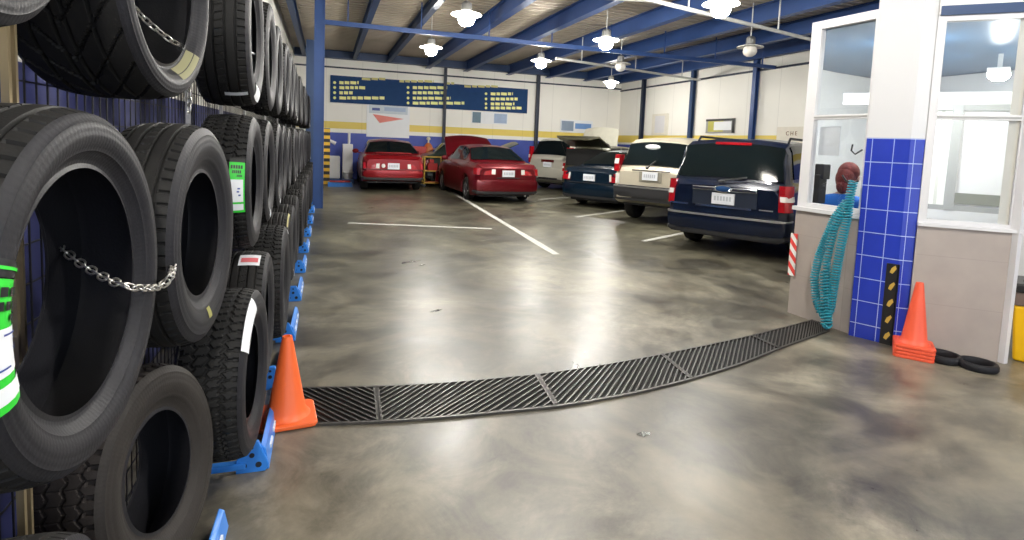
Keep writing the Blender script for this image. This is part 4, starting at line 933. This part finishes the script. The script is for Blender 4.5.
coupe = dict(sedan, L=4.3, W=1.74, belt=[(0, .84), (.08, .92), (.6, .95), (1.4, .92), (3.0, .9), (3.9, .80), (4.3, .64)],
    roof=[(0, .88), (.08, .955), (.42, .975), (1.15, 1.28), (1.5, 1.34), (2.1, 1.345), (2.4, 1.30), (3.1, .94), (3.9, .83), (4.3, .67)],
    rearwin=(.50, 1.13), frontwin=(2.46, 3.03), sidewins=[(1.0, 1.55), (1.62, 2.65)], clear=.24, wheels=(.85, 3.4), lamp=(.45, .99, .60, .76), plate=.68, handles=(2.2,), seams=(1.6, 2.75), bumper=(.38, .56))
suv = dict(L=4.55, W=1.80, belt=[(0, 1.00), (.05, 1.05), (1, 1.04), (3.0, 1.0), (3.3, .99), (4.1, .92), (4.55, .75)],
    roof=[(0, 1.06), (.05, 1.12), (.30, 1.60), (.5, 1.68), (1.2, 1.71), (2.3, 1.69), (2.65, 1.62), (3.35, 1.05), (4.1, .95), (4.55, .78)],
    wheels=(.85, 3.6), wr=.345, rearwin=(.06, .29), frontwin=(2.72, 3.28), sidewins=[(.45, 1.15), (1.25, 2.0), (2.07, 2.9)], wroof=.78, bumper=(.42, .72), lamp=(.80, 1.0, .86, 1.32), plate=.84, handles=(1.5, 2.35), seams=(1.2, 2.04, 3.05), clear=.22, lampd=.16)
big = dict(suv, L=4.8, W=1.80, belt=[(0, .98), (.05, 1.03), (1, 1.05), (3.1, 1.04), (3.5, 1.03), (4.4, .98), (4.8, .80)],
    roof=[(0, 1.03), (.05, 1.07), (.22, 1.57), (.42, 1.65), (1.2, 1.68), (2.5, 1.66), (2.8, 1.60), (3.5, 1.09), (4.4, 1.01), (4.8, .83)],
    rearwin=(.06, .22), frontwin=(2.86, 3.44), sidewins=[(.36, 1.15), (1.25, 2.05), (2.12, 3.05)], wroof=.84, wheels=(.95, 3.75), wr=.37, lamp=(.83, 1.0, .70, 1.06), plate=.82, bumper=(.34, .60), handles=(1.5, 2.4), seams=(1.2, 2.08, 3.15), clear=.24, cl=(.40, .60))
RED = paint('bright_red_car_paint', (.24, .008, .012)); WINE = paint('dark_wine_car_paint', (.13, .005, .010)); SIL = paint('silver_car_paint', (.50, .49, .42), .35, .2); GOLD = paint('champagne_car_paint', (.56, .51, .40), .35, .2)
NAVY = paint('navy_car_paint', (.003, .007, .022), .25, .1); TEAL = paint('blue_green_car_paint', (.004, .013, .026), .22, .3); OLIVE = paint('olive_car_paint', (.08, .075, .045), .35, .3); DKG = paint('dark_green_car_paint', (.03, .045, .04), .3, .3)
HD = (.853, .522)
c1, sf, hw, _ = car(coupe, 'hatchback_coupe', 'bright red two-door car parked alone at the end of the open lane', (1.80, 15.9), (.02, 1), RED); c1.scale = (1, 1, 1.06)
MB().tube([(-.5, .02, .99), (-.48, -.02, 1.03), (.48, -.02, 1.03), (.5, .02, .99)], .014, 8).build('spoiler', RED, c1)
MB().box((-.80, -.055, .585), (.80, -.03, .60)).build('black_strip', M_['trim'], c1)
MB().ell((-.28, -.07, .685), (.055, .012, .055), 14, 8).build('round_lens', M_['lampclear'], c1, 60)
def raised_hood(c, L, hw, y_h, z_h, ang, m, ln=1.05):
    t = T(0, y_h, z_h) @ RX(PI-ang) @ Matrix.Diagonal((1, -1, 1, 1))
    # hood panel hinged at windscreen base, rising forward
    v = []; ny, nx = 8, 8
    for lay in (0, .03):
        for i in range(ny+1):
            for j in range(nx+1):
                u = i/ny; x = (-1+2*j/nx)*hw*(.90-.10*u*u); d = ln*u-(.10*u*(x/hw)**2); z = .05*(1-(x/hw)**2)+.05*math.sin(PI*u)-.06*u*u-lay
                v.append((x, y_h+d*math.cos(ang)-z*math.sin(ang), z_h+d*math.sin(ang)+z*math.cos(ang)))
    k = nx+1; nn = (ny+1)*k; f = []
    for i in range(ny):
        for j in range(nx):
            q = (i*k+j, i*k+j+1, (i+1)*k+j+1, (i+1)*k+j); f += [q, tuple(nn+a_ for a_ in q[::-1])]
    for i in range(ny):
        f += [(i*k, (i+1)*k, nn+(i+1)*k, nn+i*k), (i*k+nx, nn+i*k+nx, nn+(i+1)*k+nx, (i+1)*k+nx)]
    for j in range(nx): f += [(j, nn+j, nn+j+1, j+1), (ny*k+j, ny*k+j+1, nn+ny*k+j+1, nn+ny*k+j)]
    h = MB().add(v, f).build('raised_hood', m, c, 40)
    MB().tube([(hw*.6, y_h+.75, z_h-.05), (hw*.55, y_h+.5*ln*math.cos(ang)+.1, z_h+.5*ln*math.sin(ang))], .008, 6).build('hood_prop', M_['steel'], c)
    return h
c2, sf, hw, _ = car(dict(sedan, lamp=(.40, .99, .70, .86), cl=(.1, .5)), 'sedan', 'dark red sedan with its hood raised, parked right of the dividing line', (4.27, 13.15), (-.04, 1), WINE)
raised_hood(c2, 4.35, hw, 3.1, .98, math.radians(42), WINE)
MB().tube([(.45, -.05, .2), (.45, -.10, .2)], .025, 12).build('exhaust_tip', M_['chrome'], c2)
MB().box((-.30, -.064, .62), (.30, -.045, .64)).build('trunk_trim', M_['trim'], c2)
c3, sf, hw, _ = car(dict(suv, L=4.2, W=1.76, sidewins=[(.45, 1.1), (1.2, 1.9), (1.97, 2.7)], lamp=(.84, 1.0, .88, 1.42), cl=(.30, .5)), 'compact_suv', 'silver compact suv with tall red tail lamps and its pale hood raised', (6.95, 17.1), HD, SIL)
raised_hood(c3, 4.2, hw, 3.0, 1.08, math.radians(80), mat('pale_hood_paint', (.62, .60, .5), .5), 1.15)
MB().box((-.26, -.06, .92), (.26, -.045, 1.0)).build('chrome_garnish', M_['chrome'], c3)
c4_, sf, hw, _ = car(dict(suv, L=3.9, W=1.62, lamp=(.84, 1.0, .7, .95), wheels=(.7, 3.1), roof=[(0, .98), (.05, 1.04), (.32, 1.40), (.5, 1.47), (1.2, 1.50), (2.0, 1.48), (2.3, 1.42), (2.95, 1.0), (3.5, .92), (3.9, .75)], belt=[(0, .92), (.05, .97), (1, .96), (2.6, .94), (3.5, .86), (3.9, .7)], frontwin=(2.38, 2.88), sidewins=[(.45, 1.0), (1.1, 2.45)], plate=.78, handles=(1.6,), seams=(1.05, 2.6), clear=.2, bumper=(.36, .6)), 'hatchback', 'olive hatchback with its tailgate lifted, beyond the dark blue sedan', (7.34, 15.25), HD, OLIVE)
MB().add([(-.70, .30, 1.5), (.70, .30, 1.5), (.74, -.42, 1.78), (-.74, -.42, 1.78), (-.5, -.62, 1.70), (.5, -.62, 1.70), (-.70, .30, 1.46), (.70, .30, 1.46), (.74, -.42, 1.73), (-.74, -.42, 1.73), (-.5, -.62, 1.66), (.5, -.62, 1.66)],
    [(0, 1, 2, 3), (3, 2, 5, 4), (7, 6, 9, 8), (8, 9, 10, 11), (0, 3, 9, 6), (1, 7, 8, 2), (3, 4, 10, 9), (2, 8, 11, 5), (4, 5, 11, 10), (0, 6, 7, 1)]).build('lifted_tailgate', OLIVE, c4_)
MB().box((-.62, -.06, .90), (.62, -.048, 1.40)).build('opening_shade', M_['dark'], c4_, bevel=.01)  # flat black panel, the interior's shade put into its colour
for s in (-1, 1): MB().tube([(s*.68, .05, 1.15), (s*.68, -.30, 1.66)], .01, 6).build('gas_strut', M_['black'], c4_)
c5, sf, hw, _ = car(dict(sedan, L=4.3, lamp=(.66, .99, .66, .86)), 'sedan', 'dark blue-green sedan between the silver suv and the champagne suv', (6.11, 12.3), HD, TEAL)
MB().box((-.65, -.058, .60), (.65, -.04, .615)).build('trunk_trim', M_['trim'], c5)
c6, sf, hw, _ = car(dict(suv, W=1.74, bstrip='steel', bpaint=False, clear=.36, bumper=(.52, .76), lamp=(.80, 1.0, 1.02, 1.36), cl=(.45, .75), plate=.96), 'suv', 'champagne suv with a dark rear window and grey lower bumper', (6.05, 9.52), HD, GOLD)
MB().box((-.40, -.062, 1.05), (.40, -.045, 1.075)).build('dark_garnish', M_['trim'], c6)
MB().box((-.24, -.058, .84), (.24, -.045, 1.04)).build('plate_recess', mat('shaded_champagne', (.25, .23, .18), .5), c6)  # flat panel, shade of a recess put into a darker champagne
MB().ell((0, -.02, 1.53), (.16, .03, .05), 20, 8).build('white_sticker', M_['paper'], c6, 60)
MB().tube([(-.08, -.05, 1.12), (.06, .02, 1.26)], .014, 8).ell((-.08, -.05, 1.12), (.04, .03, .03), 10, 6).build('rear_wiper', M_['black'], c6)
for s in (-1, 1): MB().box((s*.72-.04, -.06, .78), (s*.72+.04, -.045, .98)).build('reversing_lens', M_['lampclear'], c6)
c7, sf, hw, _ = car(dict(big, bpaint=True, bstrip='steel'), 'suv', 'large navy suv nearest the office with a chrome bar above its plate', (5.50, 6.70), HD, NAVY)
MB().box((-.46, -.09, .93), (.46, -.045, .985)).build('chrome_garnish', M_['chrome'], c7, bevel=.01)
MB().ell((0, -.10, .965), (.11, .02, .045), 24, 10).build('oval_emblem', M_['signblue'], c7, 60)
MB().tube([(.115*math.cos(2*PI*i/32), -.105, .965+.05*math.sin(2*PI*i/32)) for i in range(32)], .007, 6, closed=True).build('emblem_ring', M_['chrome'], c7)
MB().box((-.46, -.055, .71), (.46, -.045, .93)).build('plate_recess', mat('recess_navy', (.008, .014, .03), .4), c7)
MB().box((-.40, -.075, .69), (.40, -.05, .715)).build('chrome_lower_bar', M_['chrome'], c7)
MB().box((-.80, -.06, .69), (-.52, -.045, .715)).build('badge', M_['chrome'], c7)
MB().box((.50, -.06, .70), (.68, -.045, .715)).build('badge', M_['steel'], c7)
MB().box((-.26, .19, 1.60), (.26, .24, 1.64)).build('high_brake_lamp', M_['lampred'], c7, bevel=.005)
MB().tube([(-.05, -.02, 1.08), (.28, .03, 1.14)], .012, 8).ell((-.05, -.03, 1.07), (.05, .03, .025), 10, 6).build('rear_wiper', M_['black'], c7)
for s in (-1, 1): MB().tube([(s*.66, .55, 1.66), (s*.66, .62, 1.72), (s*.66, 2.2, 1.72), (s*.66, 2.3, 1.66)], .018, 8).build('roof_rail', M_['black'], c7, 60)
c8, sf, hw, _ = car(dict(sedan, L=3.5, W=1.5, roof=[(0, .92), (.1, 1.0), (.3, 1.05), (.7, 1.36), (1.0, 1.42), (1.7, 1.42), (2.0, 1.36), (2.55, .95), (3.2, .83), (3.5, .69)], belt=[(0, .86), (.1, .93), (.8, .94), (2.4, .9), (3.2, .8), (3.5, .66)], wheels=(.6, 2.8), rearwin=(.34, .68), frontwin=(2.05, 2.5), sidewins=[(.75, 1.3), (1.37, 2.15)], handles=(1.2,), seams=(1.33, 2.3)), 'hatchback', 'dark green hatchback parked crosswise by the back wall, hood raised', (3.1, 19.05), (1, 0), DKG)
raised_hood(c8, 3.5, hw, 2.45, .98, math.radians(35), DKG, 1.0)

# ------------------------------------------------------------------ workshop equipment by the back wall
hz = MB().box((-.09, -.09, 0), (.09, .09, 1.72)).build('hazard_post', M_['hazard'], loc=(.03, 18.3, 0)); tag(hz, 'yellow and black striped guard post by the blue column', 'post')
wb = thing('wheel_balancer', 'white wheel balancer machine left of the bright red car', 'machine', (.20, 19.2, 0))
MB().box((-.28, -.22, .12), (.24, .22, .85)).build('cabinet', M_['white'], wb, bevel=.04); MB().box((-.32, -.26, 0), (.28, .26, .12)).build('base', M_['blue'], wb, bevel=.01)
MB().tube([(-.2, -.1, .85), (-.25, -.1, 1.15), (-.1, -.1, 1.35), (.1, -.1, 1.25)], .06, 12).build('guard', M_['white'], wb, 60)
tc_ = thing('tyre_changer', 'white tyre changer on a blue base beside the bright red car', 'machine', (.62, 19.3, 0))
MB().box((-.10, -.25, .1), (.22, .25, 1.25)).build('cabinet', M_['white'], tc_, bevel=.02); MB().box((-.12, -.75, 0), (.25, .3, .14)).build('base', M_['blue'], tc_, bevel=.01)
MB().lathe([(.12, .14), (.12, .3), (.17, .32), (.17, .36), (.05, .37)], 24, T(.06, -.5, 0)).build('turntable', M_['white'], tc_, 40)
MB().tube([(.1, .1, 1.25), (.1, .1, 1.6), (.1, -.3, 1.6), (.1, -.3, 1.3)], .035, 10).build('arm', M_['white'], tc_)
ra_ = thing('lift_ramp', 'low blue lift ramp on the floor at the foot of the white machines', 'ramp', (.42, 17.6, 0))
MB().add([(-.35, -.3, 0), (.35, -.3, 0), (.35, .35, 0), (-.35, .35, 0), (-.35, -.05, .1), (.35, -.05, .1), (.35, .35, .1), (-.35, .35, .1)], [(3, 2, 1, 0), (4, 5, 6, 7), (0, 1, 5, 4), (1, 2, 6, 5), (2, 3, 7, 6), (3, 0, 4, 7)]).build('plate', M_['stand'], ra_)
MB().tube([(-.3, .2, .12), (.3, .2, .12)], .03, 10).build('roller', M_['red'], ra_)
tr = thing('frame_trolley', 'ochre tube-frame trolley between the two red cars', 'trolley', (3.28, 17.95, 0))
f = MB()
for x in (-.3, .3):
    for y in (-.2, .2): f.tube([(x, y, .08), (x, y, .95)], .022, 8)
for z in (.12, .5, .95):
    f.tube([(-.3, -.2, z), (.3, -.2, z), (.3, .2, z), (-.3, .2, z)], .02, 8, closed=True)
f.build('frame', M_['toolyel'], tr)
MB().box((-.28, -.18, .12), (.28, .18, .15)).box((-.28, -.18, .5), (.28, .18, .53)).build('shelf', M_['orange'], tr)
for x in (-.3, .3):
    for y in (-.2, .2): MB().lathe([(.05, -.015), (.05, .015)], 14, T(x, y, .05) @ RX(PI/2)).build('caster', M_['black'], tr)
g = MB().box((-.14, -.12, 0), (.16, .12, .22)).box((-.1, -.1, .22), (.05, .1, .34)).build('machine_part', M_['red'], bevel=.015, loc=(3.25, 17.95, .53)); tag(g, 'dark red engine part lying on the ochre trolley shelf', 'engine part')
cy = thing('gas_cylinder', 'tall rust-orange cylinder standing behind the ochre trolley', 'cylinder', (3.5, 20.15, 0))
MB().lathe([(.16, 0), (.17, .05), (.17, 1.15), (.14, 1.28), (.06, 1.38)], 24).build('tank', M_['orange'], cy, 40); MB().lathe([(.03, 1.38), (.03, 1.48), (.07, 1.5), (.07, 1.56), (.03, 1.6)], 16).build('valve', M_['cream'], cy, 40)
rw_ = thing('tool_cabinet', 'dark red tool cabinet by the back wall behind the trolley', 'cabinet', (3.1, 20.05, 0))
MB().box((-.3, -.22, .08), (.28, .22, 1.25)).build('body', M_['red'], rw_, bevel=.01)
for i in range(5): MB().box((-.27, -.235, .14+i*.21), (.25, -.22, .32+i*.21)).build('drawer', M_['red'], rw_, bevel=.004)
for x in (-.24, .22):
    for y in (-.16, .16): MB().lathe([(.04, -.015), (.04, .015)], 12, T(x, y, .04) @ RX(PI/2)).build('caster', M_['black'], rw_)

# ------------------------------------------------------------------ light, world, view
w = bpy.data.worlds.new('world'); scene.world = w; w.use_nodes = True; bg = w.node_tree.nodes['Background']
bg.inputs[0].default_value = (.80, .88, 1., 1); bg.inputs[1].default_value = 1.7
scene.view_settings.view_transform = 'Standard'; scene.view_settings.look = 'None'; scene.view_settings.exposure = 0.3; scene.view_settings.gamma = 1.0
scene.cycles.use_denoising = True; scene.cycles.max_bounces = 7; scene.cycles.sample_clamp_indirect = 6.; scene.cycles.caustics_reflective = False; scene.cycles.caustics_refractive = False
